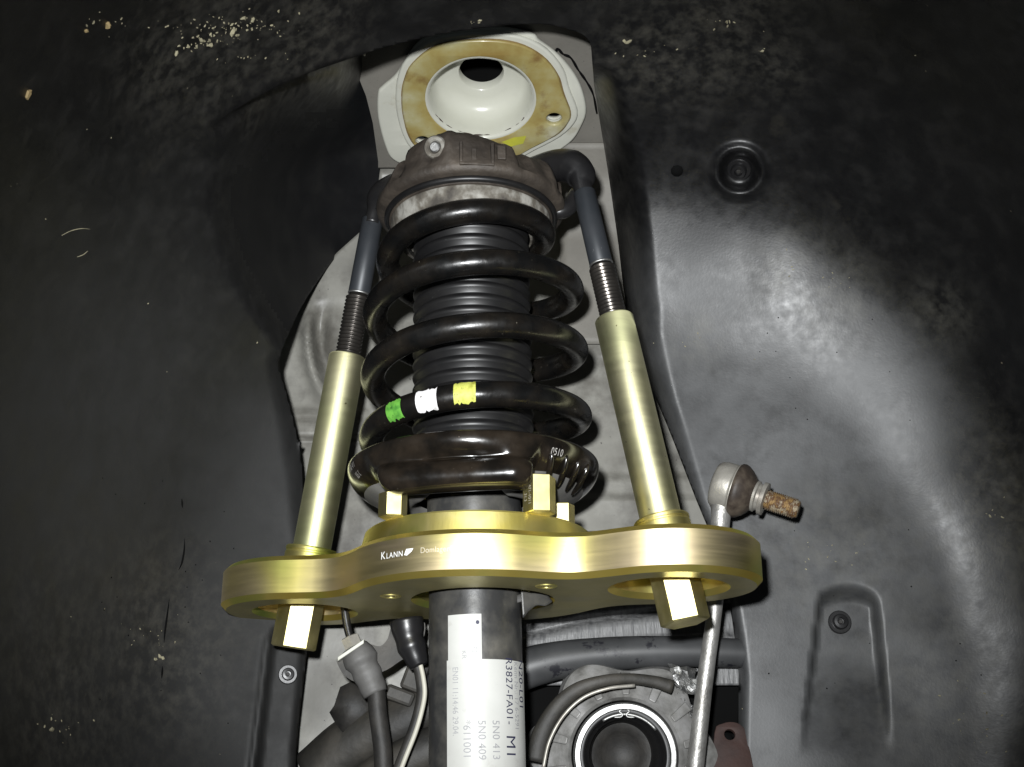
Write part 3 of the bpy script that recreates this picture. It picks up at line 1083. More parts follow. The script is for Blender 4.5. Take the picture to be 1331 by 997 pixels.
# lower spring seat: a pressed black dish with a rolled lip at the front
SP = [(0.046, -0.052), (0.060, -0.0505), (0.0685, -0.0500), (0.0708, -0.0508), (0.0714, -0.0530), (0.0712, -0.0562), (0.0700, -0.0600), (0.0674, -0.0628), (0.0668, -0.0642), (0.0692, -0.0656),
      (0.0716, -0.0688), (0.0723, -0.0730), (0.0710, -0.0770), (0.0677, -0.0800), (0.0625, -0.0812), (0.0560, -0.0795), (0.0470, -0.0755), (0.0400, -0.0735), (0.0345, -0.0730), (0.0332, -0.0680)]
SIDE = SP[:4] + [(0.0715, -0.0530), (0.0712, -0.0560), (0.0702, -0.0588), (0.0690, -0.0610), (0.0676, -0.0628), (0.0660, -0.0644), (0.0642, -0.0660), (0.0618, -0.0676), (0.0588, -0.0694), (0.0550, -0.0712),
               (0.0505, -0.0732), (0.0460, -0.0748), (0.0420, -0.0758), (0.0380, -0.0764), (0.0345, -0.0764), (0.0332, -0.0700)]


def seat_fn(a, j, r, z):
    d = (math.degrees(a) - 270 + 180) % 360 - 180           # 0 = towards the viewer
    front = smooth01((d + 54) / 20) * smooth01((32 - d) / 7)
    r, z = lerp(SIDE[j][0], SP[j][0], front), lerp(SIDE[j][1], SP[j][1], front)
    if 7 <= j <= 15:
        # the front of the dish is pressed flat
        r *= lerp(1, 0.945 / math.cos(R(max(-32, min(26, d + 8)))), front * 0.85)
    # shallow dimples pressed into the dish
    if 5 <= j <= 13:
        r -= 0.0022 * math.exp(-((d - 34) / 3.2) ** 2) + 0.0020 * math.exp(-((d + 58) / 5) ** 2)
        r += 0.0014 * math.exp(-((d + 47) / 5) ** 2)
        r -= 0.0010 * math.exp(-((d + 15) / 9) ** 2) * (1 if j in (6, 7, 8) else 0)
    return r, z


V, F = lathe(SP, 180, fn=seat_fn)
m = len(SP)
seat = obj('lower_spring_seat', V, F, [M_SEAT, M_SEATUNDER], strut, midx=[0 if (k % (m - 1)) < (15 if -46 < ((k // (m - 1)) * 2.0 - 270 + 180) % 360 - 180 < 27 else 11) else 1 for k in range(len(F))])
sub = seat.modifiers.new('smooth', 'SUBSURF')
sub.levels = sub.render_levels = 1
# drain slots and pressed ribs
for k, (a0, rr) in enumerate(((38, 0), (47, 0.0006), (56, 0.0010), (65, 0.0012))):
    a = R(270 + a0)
    e = Vector((math.cos(a), math.sin(a), 0))
    s = Vector((-math.sin(a), math.cos(a), 0))
    pts = [e * (0.0700 + rr * 0.3) + Vector((0, 0, -0.0590)), e * 0.0672 + s * 0.001 + Vector((0, 0, -0.0640)), e * 0.0630 + s * 0.003 + Vector((0, 0, -0.0690)), e * 0.0570 + s * 0.006 + Vector((0, 0, -0.0732))]
    obj('rib', *tube(spline(pts, 14), [0.0004 + 0.0014 * math.sin(math.pi * i / 14) ** 0.6 for i in range(15)], 10), M_SEAT, seat)
a0 = R(270 - 12)
pts = [Vector((0.0648 * math.cos(a0 + R(t)), 0.0648 * math.sin(a0 + R(t)), -0.0634)) for t in range(-16, 22, 3)]
obj('slot_line', *tube(pts, 0.0007, 8), M_SEAT, seat)


def stamp(body_, size, d0, z0, tilt, r=0.0721, sx=1.0):
    tv, tf = text2d(body_, size, 1.1, sx)
    out = []
    for x, y in tv:
        x2, y2 = x * math.cos(tilt) - y * math.sin(tilt), x * math.sin(tilt) + y * math.cos(tilt)
        a = R(270 + d0) + x2 / r
        zz = z0 + y2
        rr = r + interp(zz, [(-0.0676, -0.0100), (-0.0644, -0.0057), (-0.0628, -0.0041), (-0.0610, -0.0027), (-0.0588, -0.0015), (-0.0560, -0.0005), (-0.0530, -0.0001)])
        out.append(Vector((rr * math.cos(a), rr * math.sin(a), zz)))
    obj('stamped_text', out, tf, M_STAMP, seat)


stamp('0510', 0.0050, 37, -0.0605, R(0), sx=0.8)
stamp('5N0 411', 0.0042, -72, -0.0585, R(4), sx=0.62)
stamp('105 K', 0.0042, -68, -0.0635, R(4), sx=0.62)

# upper mount
MP = [(0.030, 0.1045), (0.048, 0.1040), (0.0500, 0.1048), (0.0505, 0.1085), (0.0545, 0.1092), (0.0572, 0.1105), (0.0580, 0.1140), (0.0578, 0.1190), (0.0570, 0.1240), (0.0558, 0.1290), (0.0540, 0.1330), (0.0505, 0.1360),
      (0.0440, 0.1378), (0.0250, 0.1390), (0.012, 0.1395), (0.0005, 0.1395)]


def mount_fn(a, j, r, z):
    d = (math.degrees(a) - 270 + 180) % 360 - 180
    tri = math.cos(R(3 * (d + 18)))
    if j >= 7:
        r += 0.0035 * tri * smooth01((j - 6) / 4) - 0.002
        z += 0.0022 * tri * smooth01((j - 7) / 4)
        # pads and pockets of the casting
        for c, w, h in ((-50, 7, -0.0050), (-24, 3, -0.0022), (-12, 4, 0.0022), (29, 5, 0.0020), (38, 7, -0.0040), (62, 5, 0.0022), (78, 9, -0.005)):
            r += h * smooth01((w - abs(d - c)) / 2.4) * (1 if j < 12 else 0.3)
    return r, z


mount = obj('top_mount', *lathe(MP, 144, fn=mount_fn), M_MOUNT, strut, auto=60)
obj('isolator_ring', *lathe([(0.036, 0.0925), (0.0445, 0.0930), (0.0478, 0.0965), (0.0490, 0.1030), (0.0490, 0.1060), (0.030, 0.107)], 96), M_ISOL, strut)
def mount_at(px, py, lift):
    """point of the casting's flank seen there, moved outwards"""
    best = None
    for k in range(400):
        p = CAM + ray(px, py) * (0.55 + k * 0.0006)
        if math.hypot(p.x + 0.0025, p.y) < 0.0560 and p.z > 0.1:
            best = p
            break
    n = Vector((best.x + 0.0025, best.y, 0)).normalized()
    return best + n * lift, n


pn, nn = mount_at(581, 191, 0.0006)
nn = (nn + Vector((0, 0, -0.35))).normalized()
nut = obj('nut', *xf(lathe([(0.0068, -0.006), (0.0068, 0.0006), (0.0060, 0.0016), (0.0042, 0.0018), (0.0034, 0.0006)], 28), frame_to(pn, nn)), M_ISOL, mount, auto=40)
obj('stud', *xf(lathe([(0.0031, -0.004), (0.0031, 0.0012), (0.0024, 0.0018), (0.0001, 0.0018)], 18), frame_to(pn, nn)), M_SILVER, nut, auto=40)
pb, nb = mount_at(634, 202, 0.0)
sx_ = Vector((0, 0, 1)).cross(nb)
fr = Matrix.Translation(pb) @ Matrix((sx_, Vector((0, 0, 1)), nb)).transposed().to_4x4()
parts = [box(-0.0100, 0.0100, -0.0076, -0.0058, -0.008, 0.0030), box(-0.0100, -0.0082, -0.0058, 0.0075, -0.008, 0.0030), box(0.0082, 0.0100, -0.0058, 0.0075, -0.008, 0.0030),
         box(0.0120, 0.0170, -0.0020, 0.0070, -0.010, 0.0012), box(-0.003, 0.0, -0.0058, 0.004, -0.008, 0.0016)]
bevel(obj('cast_pocket', *xf(merge(*parts), fr), M_MOUNT, mount, smooth=False), 0.0004)
# folded rubber lip under the casting
pts = [Vector((0.0512 * math.cos(R(t)), 0.0512 * math.sin(R(t)), 0.1070)) for t in range(0, 361, 4)]
obj('rubber_lip', *tube(pts, 0.0019, 10, caps=False), M_BELLOWS, mount)

# ------------------------------------------------------------ the spring compressor
comp = thing('spring_compressor', 'gold zinc plated spring compressor clamped round the strut with two spindles', 'spring compressor', (0, 0, -0.115))
ZT, ZB = -0.1030, -0.1270
ZM, ZH = (ZT + ZB) / 2, (ZT - ZB) / 2
LB, RB = Vector((-0.1010, 0.040)), Vector((0.1010, -0.035))
CIRC = [((0.001, 0.0), 0.0725), (tuple(RB), 0.0485), (tuple(LB), 0.0480)]


def sdf(x, y):
    ds = [math.hypot(x - c[0], y - c[1]) - r for c, r in CIRC]
    d = ds[0]
    k = 0.036
    for e in ds[1:]:
        h = max(0, min(1, 0.5 + 0.5 * (e - d) / k))
        d = lerp(e, d, h) - k * h * (1 - h)
    return d


def outline(n=360):
    out = []
    for i in range(n):
        a = 2 * math.pi * i / n
        lo, hi = 0.02, 0.25
        # outermost crossing
        r = 0.2
        while sdf(r * math.cos(a), r * math.sin(a)) > 0:
            r -= 0.0015
        lo, hi = r, r + 0.0015
        for _ in range(18):
            m_ = (lo + hi) / 2
            if sdf(m_ * math.cos(a), m_ * math.sin(a)) > 0:
                hi = m_
            else:
                lo = m_
        out.append((lo * math.cos(a), lo * math.sin(a)))
    return out


OUT = outline()
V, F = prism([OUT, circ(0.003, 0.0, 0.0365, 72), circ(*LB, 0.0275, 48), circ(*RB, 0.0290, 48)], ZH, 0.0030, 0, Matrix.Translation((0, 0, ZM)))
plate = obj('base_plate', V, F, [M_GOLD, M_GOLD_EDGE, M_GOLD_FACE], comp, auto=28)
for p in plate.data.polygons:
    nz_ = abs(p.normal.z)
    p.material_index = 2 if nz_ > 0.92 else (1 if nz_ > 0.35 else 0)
# engraved maker's mark on the front edge of the plate
front = [p for p in OUT if p[1] < 0.0]
front = sorted(front, key=lambda p: p[0])
acc = [0.0]
for a, b in zip(front, front[1:]):
    acc.append(acc[-1] + math.dist(a, b))


def edge_pt(s, lift):
    x = interp(s, list(zip(acc, [p[0] for p in front])))
    y = interp(s, list(zip(acc, [p[1] for p in front])))
    x2 = interp(s + 0.001, list(zip(acc, [p[0] for p in front])))
    y2 = interp(s + 0.001, list(zip(acc, [p[1] for p in front])))
    t = Vector((x2 - x, y2 - y)).normalized()
    return Vector((x + t.y * lift, y - t.x * lift, 0))


def s_at_px(px):
    best = min(range(len(front)), key=lambda i: abs(px_of(Vector((*front[i], ZM)))[0] - px))
    return acc[best]


def engrave(pieces, px0, z0, m_, name, label):
    s0 = s_at_px(px0)
    V, F = [], []
    for vv, ff, ox in pieces:
        n = len(V)
        for x, y in vv:
            p = edge_pt(s0 + ox + x, 0.00025)
            V.append(Vector((p.x, p.y, z0 + y)))
        F += [tuple(i + n for i in f) for f in ff]
    obj(name, V, F, m_, plate, label=label)


tk, tl = text2d('K', 0.0056, 1.0, 0.92), text2d('LANN', 0.0041, 1.15, 0.92)
logo = ([(0, 0.0004), (0.0017, 0), (0.0044, 0.0018), (0.0054, 0.0034), (0.0012, 0.0034)], [(0, 1, 2, 3, 4)])
bars = ([(0.0009, 0.0005), (0.0002, 0.0005), (0.0014, 0.0042), (0.0020, 0.0042)], [(0, 1, 2, 3)])
engrave([(tk[0], tk[1], 0), (tl[0], tl[1], 0.0040), (logo[0], logo[1], 0.0158)], 495, -0.1155, M_ENGRAVE, 'engraved_mark', 'white engraved maker mark with a slanted flag')
td = text2d('Domlager® P', 0.0041, 1.05, 0.9)
engrave([(td[0], td[1], 0)], 545, -0.1150, M_ENGRAVE2, 'engraved_text', 'faint engraved text')

# clamping ring that lies on the plate
obj('clamp_ring', *lathe([(0.0365, ZT + 0.0002), (0.0365, -0.0920), (0.0375, -0.0912), (0.0615, -0.0912), (0.0630, -0.0924), (0.0652, ZT + 0.0016), (0.0655, ZT + 0.0002)], 144, closed=True),
    M_GOLD_RING, comp, auto=30)


def face_rot(M, p, turn):
    """hexagon turn that shows one flat to the viewer, swung by turn degrees"""
    v = (CAM - p).normalized()
    v = Matrix.Rotation(R(turn), 3, 'Z') @ v
    l = M.to_3x3().inverted() @ v
    return math.atan2(l.y, l.x) - R(30)


def pin(px, y, pytop, rc, text=None, turn=0.0):
    p = atY(px, 660, y)
    z1 = atY(px, pytop, y - rc * 0.6).z
    M = Matrix.Translation((p.x, y, 0))
    rot = face_rot(M, p, turn)
    o = obj('clamp_pin', *xf(hexprism(rc, -0.0914, z1, 0.0006, rot), M), M_HEX, comp, smooth=False)
    if text:
        a = rot + math.pi / 3 * text[1] + math.pi / 6
        n = Vector((math.cos(a), math.sin(a), 0))
        s = Vector((-math.sin(a), math.cos(a), 0))
        V, F = [], []
        for body_, size, off, zt in text[0]:
            tv, tf = text2d(body_, size, 1.0, 0.9)
            k = len(V)
            for x, y_ in tv:
                V.append(M @ (n * (rc * 0.866 + 0.00015) + s * (off + (y_ - size * 0.35)) + Vector((0, 0, zt - x))))
            F += [tuple(i + k for i in f) for f in tf]
        obj('engraved_text', V, F, M_ENGRAVE2, o)


pin(510.5, -0.0450, 639, 0.0076, turn=5)
pin(701, -0.0530, 617, 0.0086, text=([('KL-0471-1011', 0.0031, 0.0016, -0.0715), ('31.3', 0.0029, -0.0019, -0.0810)], -1), turn=9)
pin(731, -0.026, 654, 0.0066, turn=0)

# countersunk bolts in the underside of the plate
for px, py in ((508, 775), (710, 762), (590, 797)):
    p = at_plane(px, py, Vector((0, 0, ZB)), Vector((0, 0, 1)))
    if px == 590:
        continue
    obj('bolt', *xf(lathe([(0.0060, -0.0006), (0.0056, -0.0012), (0.0030, -0.0010), (0.0028, 0.001), (0.0001, 0.001)], 24), Matrix.Translation(Vector((p.x, p.y, ZB + 0.0008)))), M_GOLD_RING, comp, auto=40)


def spindle(base, hexpx, tubepx, threadpx, sleevepx, neckpx, y_top):
    """one forcing screw: hexagon below the plate, silver tube, thread, sleeve"""
    b3 = Vector((base.x, base.y, ZT))
    ztop = atY(neckpx[0], neckpx[1], y_top)
    d = (ztop - b3)
    L = d.length
    u = d.normalized()

    def at(py):
        lo, hi = -0.6, 1.4
        for _ in range(40):
            m_ = (lo + hi) / 2
            if px_of(b3 + d * m_)[1] > py:
                lo = m_
            else:
                hi = m_
        return lo * L
    M = frame_to(b3, u)
    t0, t1 = 0.0005, at(tubepx)
    th1 = at(threadpx)
    s1 = at(sleevepx)
    tu = obj('spindle_tube', *xf(lathe([(0.0085, t0), (0.0110, t0), (0.0112, t0 + 0.0008), (0.0112, t1 - 0.0009), (0.0106, t1), (0.0074, t1), (0.0074, t1 - 0.006)], 64), M), M_TUBE, comp, auto=40)
    obj('collar', *xf(lathe([(0.0105, t0 - 0.0012), (0.0150, t0 - 0.0012), (0.0150, t0 + 0.0095), (0.0146, t0 + 0.0100), (0.0146, t0 + 0.0108), (0.0150, t0 + 0.0112), (0.0150, t0 + 0.0126), (0.0142, t0 + 0.0135), (0.0112, t0 + 0.0135)], 48), M), M_GOLD_RING, tu, auto=35)
    prof = [(0.0068, t1 - 0.008)]
    z = t1 - 0.006
    while z < th1 - 0.002:
        prof += [(0.0066, z), (0.0077, z + 0.0009), (0.0077, z + 0.0013), (0.0066, z + 0.0022)]
        z += 0.00235
    prof += [(0.0058, th1 - 0.001), (0.0056, th1 + 0.006), (0.0001, th1 + 0.006)]
    obj('threaded_rod', *xf(lathe(prof, 40), M), M_THREAD, comp)
    sl = obj('sleeve', *xf(lathe([(0.0058, th1 + 0.008), (0.0058, th1 + 0.0012), (0.0064, th1), (0.0068, th1 + 0.0005), (0.0067, s1 - 0.0008), (0.0062, s1), (0.0002, s1)], 48), M), M_SLEEVE, comp, auto=40)
    obj('sleeve_rim', *xf(lathe([(0.0062, th1 - 0.0002), (0.0067, th1 - 0.0004), (0.0070, th1 + 0.0001), (0.0070, th1 + 0.0008), (0.0066, th1 + 0.0010)], 40), M), M_SILVER, sl)
    # hexagon head
    hz = (ZB - ZT)
    hp0 = at_plane(hexpx[0], hexpx[1], b3, Vector((0, 1, 0)))
    hl = -(hp0 - b3).length if hp0.z < b3.z else (hp0 - b3).length
    hx = obj('hex_head', *xf(hexprism(0.0130, hl, hl + 0.034, 0.0012, face_rot(M, b3, hexpx[2])), M), M_HEX, comp, smooth=False)
    # bearing seat inside the plate bore
    seat_ = obj('bearing_seat', *lathe([(0.0120, ZT - 0.0125), (0.0200, ZT - 0.0135), (0.0225, ZT - 0.0105), (0.0268, ZT - 0.0105), (0.0274, ZT - 0.013), (0.0274, ZT - 0.001), (0.0115, ZT - 0.001)], 48),
                M_ORANGE, comp, auto=30)
    for v in seat_.data.vertices:
        v.co += Vector((base.x, base.y, 0))
    return M, L, u


Ml, Ll, ul = spindle(LB, (394, 843, 3), 463, 383, 285, (487, 272), 0.018)
Mr, Lr, ur = spindle(RB, (887, 812, 3), 414, 345, 250, (757, 240), -0.022)
# hook arms that grip the upper mount
cl = atY(487, 272, 0.016)
pts = spline([cl - ul * 0.010, cl, cl + Vector((0.001, 0.004, 0.012)), cl + Vector((0.010, 0.012, 0.022)), cl + Vector((0.024, 0.018, 0.026))], 24)
obj('hook_arm', *tube(pts, resample([0.0052, 0.0048, 0.0062, 0.0090, 0.0095], 24), 18), M_HOOK, comp)
cr = atY(757, 242, -0.022)
pts = spline([cr - ur * 0.006, cr + ur * 0.001, cr + Vector((-0.0005, 0.002, 0.008)), cr + Vector((-0.006, 0.006, 0.0165)), cr + Vector((-0.016, 0.013, 0.0215)), cr + Vector((-0.029, 0.024, 0.024)), cr + Vector((-0.045, 0.030, 0.022))], 40)
obj('hook_arm', *tube(pts, resample([0.0054, 0.0058, 0.0092, 0.0106, 0.0098, 0.0088, 0.008], 40), 22), M_HOOK, comp)
pj = atY(737, 274, 0.0)
obj('hook_toe', *tube(spline([pj + Vector((-0.014, 0, 0.004)), pj + Vector((-0.006, -0.001, -0.001)), pj + Vector((0.001, 0, 0.0025)), pj + Vector((0.006, 0.002, 0.014))], 14), resample([0.003, 0.0048, 0.0052, 0.004], 14), 14), M_HOOK, comp)

# ------------------------------------------------------------ drop link
link_ = thing('stabiliser_link', 'silver stabiliser link with grey ball joint and rusty threaded stud beside the plate', 'stabiliser link', tuple(atY(903, 1000, 0.055)))
j0 = atY(941, 632, 0.040)
jd = (atY(1036, 662, 0.028) - j0).normalized()
MJ = frame_to(j0, jd)
obj('ball_housing', *xf(lathe([(0.0002, -0.0072), (0.0050, -0.0070), (0.0098, -0.0064), (0.0110, -0.0058), (0.0126, -0.0056), (0.0140, -0.0040), (0.0147, -0.0010), (0.0149, 0.0045), (0.0147, 0.0060), (0.0120, 0.0066)], 48), MJ), M_HOUSING, link_)
bo = obj('rubber_boot', *xf(lathe([(0.0120, 0.0064), (0.0150, 0.0066), (0.0164, 0.0078), (0.0166, 0.0096), (0.0160, 0.0114), (0.0138, 0.0146), (0.0110, 0.0172), (0.0098, 0.0178), (0.0092, 0.0192), (0.0075, 0.0195)], 48), MJ), M_BOOT, link_)
obj('clip_ring', *xf(lathe([(0.0150, 0.0060), (0.0156, 0.0064), (0.0158, 0.0072), (0.0150, 0.0076)], 40), MJ), M_HOUSING, bo)
obj('shoulder', *xf(lathe([(0.0070, 0.0180), (0.0092, 0.0185), (0.0094, 0.0205), (0.0082, 0.0212), (0.0078, 0.0228), (0.0098, 0.0234), (0.0099, 0.0258), (0.0060, 0.0264)], 40), MJ), M_HOUSING, link_, auto=35)
prof = [(0.0056, 0.0255)]
z = 0.0270
while z < 0.0445:
    prof += [(0.0053, z), (0.0061, z + 0.0005), (0.0061, z + 0.0007), (0.0053, z + 0.0012)]
    z += 0.00125
prof += [(0.0052, 0.0455), (0.0046, 0.0462), (0.0001, 0.0462)]
obj('threaded_stud', *xf(lathe(prof, 32), MJ), M_RUST, link_)
neck = atY(937, 668, 0.040)
pts = [j0 + Vector((0, 0, -0.008)), neck, atY(934, 740, 0.042), atY(928, 800, 0.045), atY(917, 880, 0.050), atY(905, 985, 0.055), atY(895, 1080, 0.06)]
obj('link_rod', *tube(spline(pts, 40), resample([0.0085, 0.0060, 0.0046, 0.0044, 0.0047, 0.0050, 0.0052], 40), 24), M_LINK, link_)

# ------------------------------------------------------------ chassis rail and tube behind the plate
rail = thing('chassis_rail', 'streaked grey chassis rail with two ribs low behind the gold plate', 'chassis rail', tuple(atY(820, 840, 0.11)))
rows = []
for i in range(60):
    py = 690 + i * 3.4
    row = []
    for k in range(60):
        px = lerp(560, 1000, k / 59)
        ln1 = py - interp(px, [(690, 822), (760, 806), (860, 795), (1000, 786)])
        ln2 = py - interp(px, [(690, 842), (760, 834), (860, 826), (1000, 818)])
        y = 0.112 - 0.006 * smooth01(ln1 / 7) - 0.005 * smooth01(ln2 / 8) + 0.004 * math.exp(-(ln1 / 5) ** 2)
        y += 0.0006 * noise.noise(Vector((px / 3.0, py / 40.0, 0)))
        row.append(atY(px, py, y))
    rows.append(row)
solidify(obj('rail_web', *sheet(rows), M_RAIL, rail), 0.0015)
pipe = thing('subframe_tube', 'dark bent tube with damp spots crossing under the chassis rail', 'tube', tuple(atY(820, 860, 0.085)))
pts = spline([atY(560, 905, 0.088), atY(640, 885, 0.087), atY(700, 864, 0.086), atY(770, 852, 0.086), atY(860, 847, 0.086), atY(960, 849, 0.088), atY(1010, 852, 0.09)], 50)
obj('tube_body', *tube(pts, resample([0.0130, 0.0128, 0.0122, 0.0105, 0.0095, 0.0088, 0.0086], 50), 24), M_PIPE, pipe)

# black sheet low in the arch, with the shade of the void as its colour
well = thing('shaded_arch_floor', 'black sheet standing for the shade behind the drive shaft joint', 'panel', tuple(atY(760, 960, 0.12)))
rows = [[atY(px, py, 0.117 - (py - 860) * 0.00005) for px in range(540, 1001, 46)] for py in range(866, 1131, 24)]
solidify(obj('shade_sheet', *sheet(rows), M_BLACK, well), 0.001)

# ------------------------------------------------------------ steering knuckle and drive shaft joint
YA = 0.070
kc = atY(812, 982, YA)
kd = (Vector((kc.x - 0.005, CAM.y, kc.z - 0.07)) - kc).normalized()
MK = frame_to(kc, kd)
knuckle = thing('steering_knuckle', 'dusty alloy steering knuckle casting round the drive shaft joint at the bottom', 'steering knuckle', tuple(kc))


def knuckle_fn(a, j, r, z):
    d = math.degrees(a)
    if j >= 3:
        f = 0.5 + 0.5 * math.cos(R(6 * d + 20))
        z -= 0.003 * smooth01((f - 0.4) * 3)
        r += 0.002 * f * (j - 2)
    return r, z


obj('hub_casting', *xf(lathe([(0.0300, -0.012), (0.0312, 0.002), (0.0330, 0.004), (0.0365, 0.0025), (0.0400, -0.0005), (0.0440, -0.003), (0.0480, -0.008), (0.0490, -0.020), (0.03, -0.022)], 120, fn=knuckle_fn), MK), M_ALU, knuckle, auto=30)
for k in range(14):
    a = R(10 + k * 26)
    e = Vector((math.cos(a), math.sin(a), 0))
    s = Vector((-math.sin(a), math.cos(a), 0))
    c0 = [e * 0.0345 + s * 0.0022, e * 0.0475 + s * 0.003, e * 0.0475 - s * 0.003, e * 0.0345 - s * 0.0022]
    V = [p + Vector((0, 0, z)) for z in (-0.006, 0.0052) for p in c0]
    V[5].z = V[6].z = -0.0015
    bevel(obj('casting_rib', *xf((V, [(0, 1, 2, 3), (4, 5, 6, 7), (0, 1, 5, 4), (1, 2, 6, 5), (2, 3, 7, 6), (3, 0, 4, 7)]), MK), M_ALU, knuckle, smooth=False), 0.0008)
arc = [(696, 990), (704, 955), (722, 922), (748, 898), (780, 886), (815, 882), (850, 886), (874, 893)]
pts = spline([atY(x, y, 0.052 + 0.00006 * abs(x - 780)) for x, y in arc], 40)
obj('shield_rim', *tube(pts, resample([0.0058, 0.0056, 0.0048, 0.0042, 0.0034, 0.0030, 0.0034, 0.0040], 40), 12, flat=0.55), M_ARM, knuckle)
pts = spline([atY(x + 10, y + 9, 0.050 + 0.00006 * abs(x - 780)) for x, y in arc[:6]], 40)
obj('shield_edge', *tube(pts, 0.0011, 8), M_HOUSING, knuckle)

shaft = thing('drive_shaft_joint', 'black drive shaft joint inside a bright steel ring at the bottom of the arch', 'drive shaft joint', tuple(kc))
obj('steel_ring', *xf(lathe([(0.0262, -0.004), (0.0258, 0.0058), (0.0264, 0.0072), (0.0290, 0.0072), (0.0298, 0.0058), (0.0300, -0.004)], 96), MK), M_SILVER, shaft, auto=40)
obj('joint_cover', *xf(lathe([(0.0262, 0.0030), (0.0245, 0.0034), (0.0235, 0.0028), (0.0229, -0.001), (0.0226, -0.004), (0.0208, -0.0050), (0.0204, -0.0062), (0.0200, -0.016), (0.0185, -0.0180), (0.0180, -0.026)], 72), MK), M_BELLOWS, shaft)
obj('bore_floor', *xf(lathe([(0.0182, -0.026), (0.0120, -0.0275), (0.0115, -0.0290), (0.0001, -0.0292)], 64), MK), M_HOSE, shaft)
pts = [Vector((0.0232 * math.cos(R(t)), 0.0232 * math.sin(R(t)), 0.0036)) for t in range(38, 128, 5)]
cl_ = obj('spring_clip', *xf(tube(pts, 0.0009, 8), MK), M_SILVER, shaft)
pts = spline([Vector((0.0 + x, 0.0215 + y, 0.0044)) for x, y in ((-0.006, 0), (-0.002, 0.0002), (-0.0012, 0.0018), (-0.003, 0.0035), (0, 0.0046), (0.003, 0.0035), (0.0012, 0.0018), (0.002, 0.0002), (0.006, 0))], 40)
obj('clip_loop', *xf(tube(pts, 0.0006, 6), MK), M_SILVER, cl_)

# scraps of crumpled foil heat shield
foil = thing('heat_shield', 'crumpled shiny foil heat shield scrap beside the link rod', 'heat shield', tuple(atY(890, 900, 0.075)))
for (x0, y0, x1, y1, sd) in ((874, 866, 908, 900, 1), (864, 886, 890, 912, 2), (886, 912, 908, 936, 3)):
    rnd = random.Random(sd)
    rows = []
    for j in range(7):
        row = []
        for i in range(7):
            px, py = lerp(x0, x1, i / 6) + rnd.uniform(-2.5, 2.5) + (j - 3) * 1.6, lerp(y0, y1, j / 6) + rnd.uniform(-2, 2) + (i - 3) * 1.6
            row.append(atY(px, py, 0.074 + rnd.uniform(-0.004, 0.004)))
        rows.append(row)
    solidify(obj('foil_piece', *sheet(rows), M_FOIL, foil, smooth=False), 0.0006)
# rusty bracket with a hole at the lower right of the opening
rb = thing('rusty_bracket', 'rusty red bracket with a bolt hole at the foot of the liner edge', 'bracket', tuple(atY(946, 965, 0.085)))
cb = atY(946, 958, 0.085)
MB = Matrix.Translation(cb) @ Matrix.Rotation(R(78), 4, 'X')
pr = [(-0.010, -0.03), (0.012, -0.03), (0.011, 0.000), (0.009, 0.006), (0.004, 0.0085), (-0.003, 0.0075), (-0.008, 0.002)]
obj('bracket_plate', *prism([smooth_loop(pr, 3), circ(0.001, 0.001, 0.0032, 16)], 0.002, 0.0006, 1, MB), M_RUST2, rb, auto=35)
obj('bolt_shank', *xf(lathe([(0.003, -0.004), (0.003, -0.0005), (0.0001, -0.0005)], 14), MB), M_BLACK, rb)

# ------------------------------------------------------------ lower left: control arm, brake hose, sensor lead
arm = thing('control_arm', 'dirty dark casting running low across the left of the strut tube', 'control arm', tuple(atY(500, 970, 0.09)))
pts = spline([atY(410, 1010, 0.105), atY(460, 965, 0.098), atY(520, 938, 0.092), atY(580, 905, 0.090), atY(640, 890, 0.092)], 30)
obj('arm_beam', *tube(pts, resample([0.018, 0.017, 0.015, 0.014, 0.013], 30), 20, flat=0.8), M_ARM, arm)
pts = spline([atY(470, 1030, 0.085), atY(515, 995, 0.080), atY(570, 968, 0.078), atY(640, 950, 0.080)], 24)
obj('arm_web', *tube(pts, resample([0.014, 0.013, 0.012, 0.011], 24), 18, flat=0.7), M_ARM, arm)
flap = [(428, 926), (434, 918), (442, 893), (460, 884), (480, 880), (500, 900), (505, 935), (478, 944), (445, 952), (436, 940)]
rowsV = [atY(x, y, 0.090 - 0.004 * math.sin(i)) for i, (x, y) in enumerate(flap)]
c = sum(rowsV, Vector()) / len(rowsV) + Vector((0, -0.004, 0))
fo = obj('rubber_flap', rowsV + [c], [(i, (i + 1) % len(flap), len(flap)) for i in range(len(flap))], M_HOSE, arm)
solidify(fo, 0.002)
for (x, y, w, h) in ((540, 880, 15, 20), (520, 905, 20, 10), (575, 862, 26, 12)):
    q = atY(x, y, 0.084)
    k = 0.00045
    bevel(obj('cast_lug', *xf(box(-w * k, w * k, -0.006, 0.006, -h * k, h * k), Matrix.Translation(q) @ Matrix.Rotation(R(20), 4, 'Y')), M_ARM, arm, smooth=False), 0.002)

hose = thing('brake_hose', 'black brake hose with grey grommet clipped in a bracket left of the strut tube', 'brake hose', tuple(atY(497, 985, 0.055)))
H = lambda x, y, Y=0.056: atY(x, y, Y)
obj('hose_line', *tube(spline([H(489, 897), H(491, 925), H(495, 955), H(498, 985), H(500, 1060)], 24), 0.0053, 18), M_HOSE, hose)
hp = spline([H(461, 842), H(471, 862), H(480, 882), H(488, 902)], 24)
obj('grommet', *tube(hp, resample([0.0080, 0.0098, 0.0104, 0.0082, 0.0088, 0.0078, 0.0080, 0.0070], 24), 24), M_GROMMET, hose)
obj('pipe_nut', *xf(hexprism(0.0058, 0.0, 0.009, 0.0008), frame_to(H(462, 846, 0.056), H(454, 826, 0.056) - H(462, 846, 0.056))), M_HOUSING, hose, smooth=False)
obj('steel_pipe', *tube(spline([H(456, 832), H(451, 812), H(447, 780), H(446, 740, 0.06)], 16), 0.0024, 12), M_HOOK, hose)
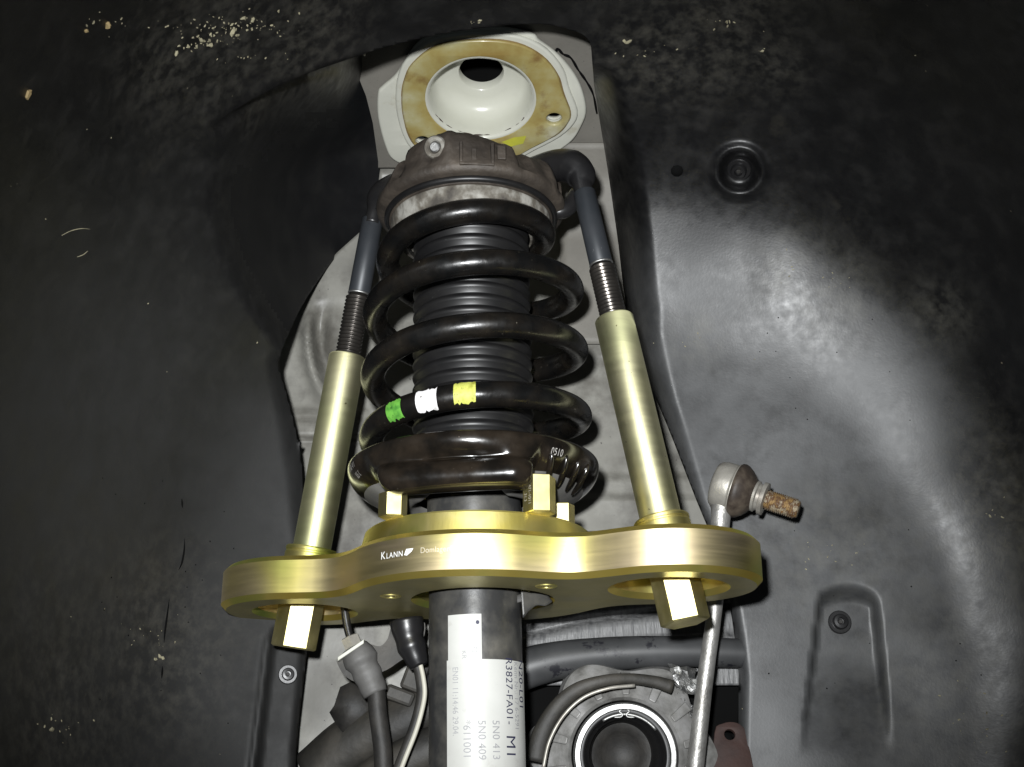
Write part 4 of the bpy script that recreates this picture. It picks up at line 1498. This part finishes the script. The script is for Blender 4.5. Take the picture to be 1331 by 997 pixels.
a, b = H(440, 856, 0.050), H(474, 833, 0.050)
dx = (b - a)
V = []
for p in (a, b):
    for q in (Vector((0, -0.004, 0.0004)), Vector((0, 0.018, 0.0018)), Vector((0, 0.018, -0.0006)), Vector((0, -0.004, -0.0020))):
        V.append(p + q)
bevel(obj('bracket_plate', V, [(0, 1, 2, 3), (4, 5, 6, 7), (0, 1, 5, 4), (1, 2, 6, 5), (2, 3, 7, 6), (3, 0, 4, 7)], M_WHITE, hose, smooth=False), 0.0004)
bk = [(472, 842), (480, 837), (494, 840), (504, 830), (512, 812), (548, 806), (552, 824), (540, 850), (522, 858), (504, 870), (488, 874), (490, 852), (474, 850)]


def plate_px(loop, y0, y1):
    n = len(loop)
    V = [atY(x, y, y0) for x, y in loop] + [atY(x, y, y1) for x, y in loop]
    T = [tuple(t) for t in tessellate_polygon([[Vector((x, y, 0)) for x, y in loop]])]
    F = T + [tuple(i + n for i in t) for t in T] + [(i, (i + 1) % n, n + (i + 1) % n, n + i) for i in range(n)]
    return V, F


(obj('hose_bracket', *plate_px(smooth_loop(bk, 3), 0.058, 0.062), M_ARM, hose, smooth=False))
bk2 = [(438, 857), (448, 851), (456, 853), (454, 866), (460, 878), (474, 880), (462, 886), (448, 878), (440, 866)]
obj('clip_leg', *plate_px(smooth_loop(bk2, 3), 0.055, 0.060), M_ARM, hose, smooth=False)

cable = thing('sensor_cable', 'thin wheel sensor cable with pale stripe hanging from a black grommet', 'cable', tuple(atY(530, 985, 0.05)))
obj('cable_grommet', *tube(spline([H(528, 806, 0.05), H(532, 830, 0.05), H(539, 850, 0.05), H(545, 866, 0.05)], 20), resample([0.0100, 0.0096, 0.0082, 0.0088, 0.0074, 0.0066, 0.0054], 20), 20), M_HOOK, cable)
cp = [(545, 858), (550, 880), (552, 902), (548, 925), (540, 952), (527, 985), (510, 1030)]
obj('cable_core', *tube(spline([H(x - 4, y, 0.052) for x, y in cp], 36), 0.0030, 14), M_HOSE, cable)
obj('cable_stripe', *tube(spline([H(x, y, 0.0488) for x, y in cp], 36), 0.0014, 12), M_CABLEW, cable)
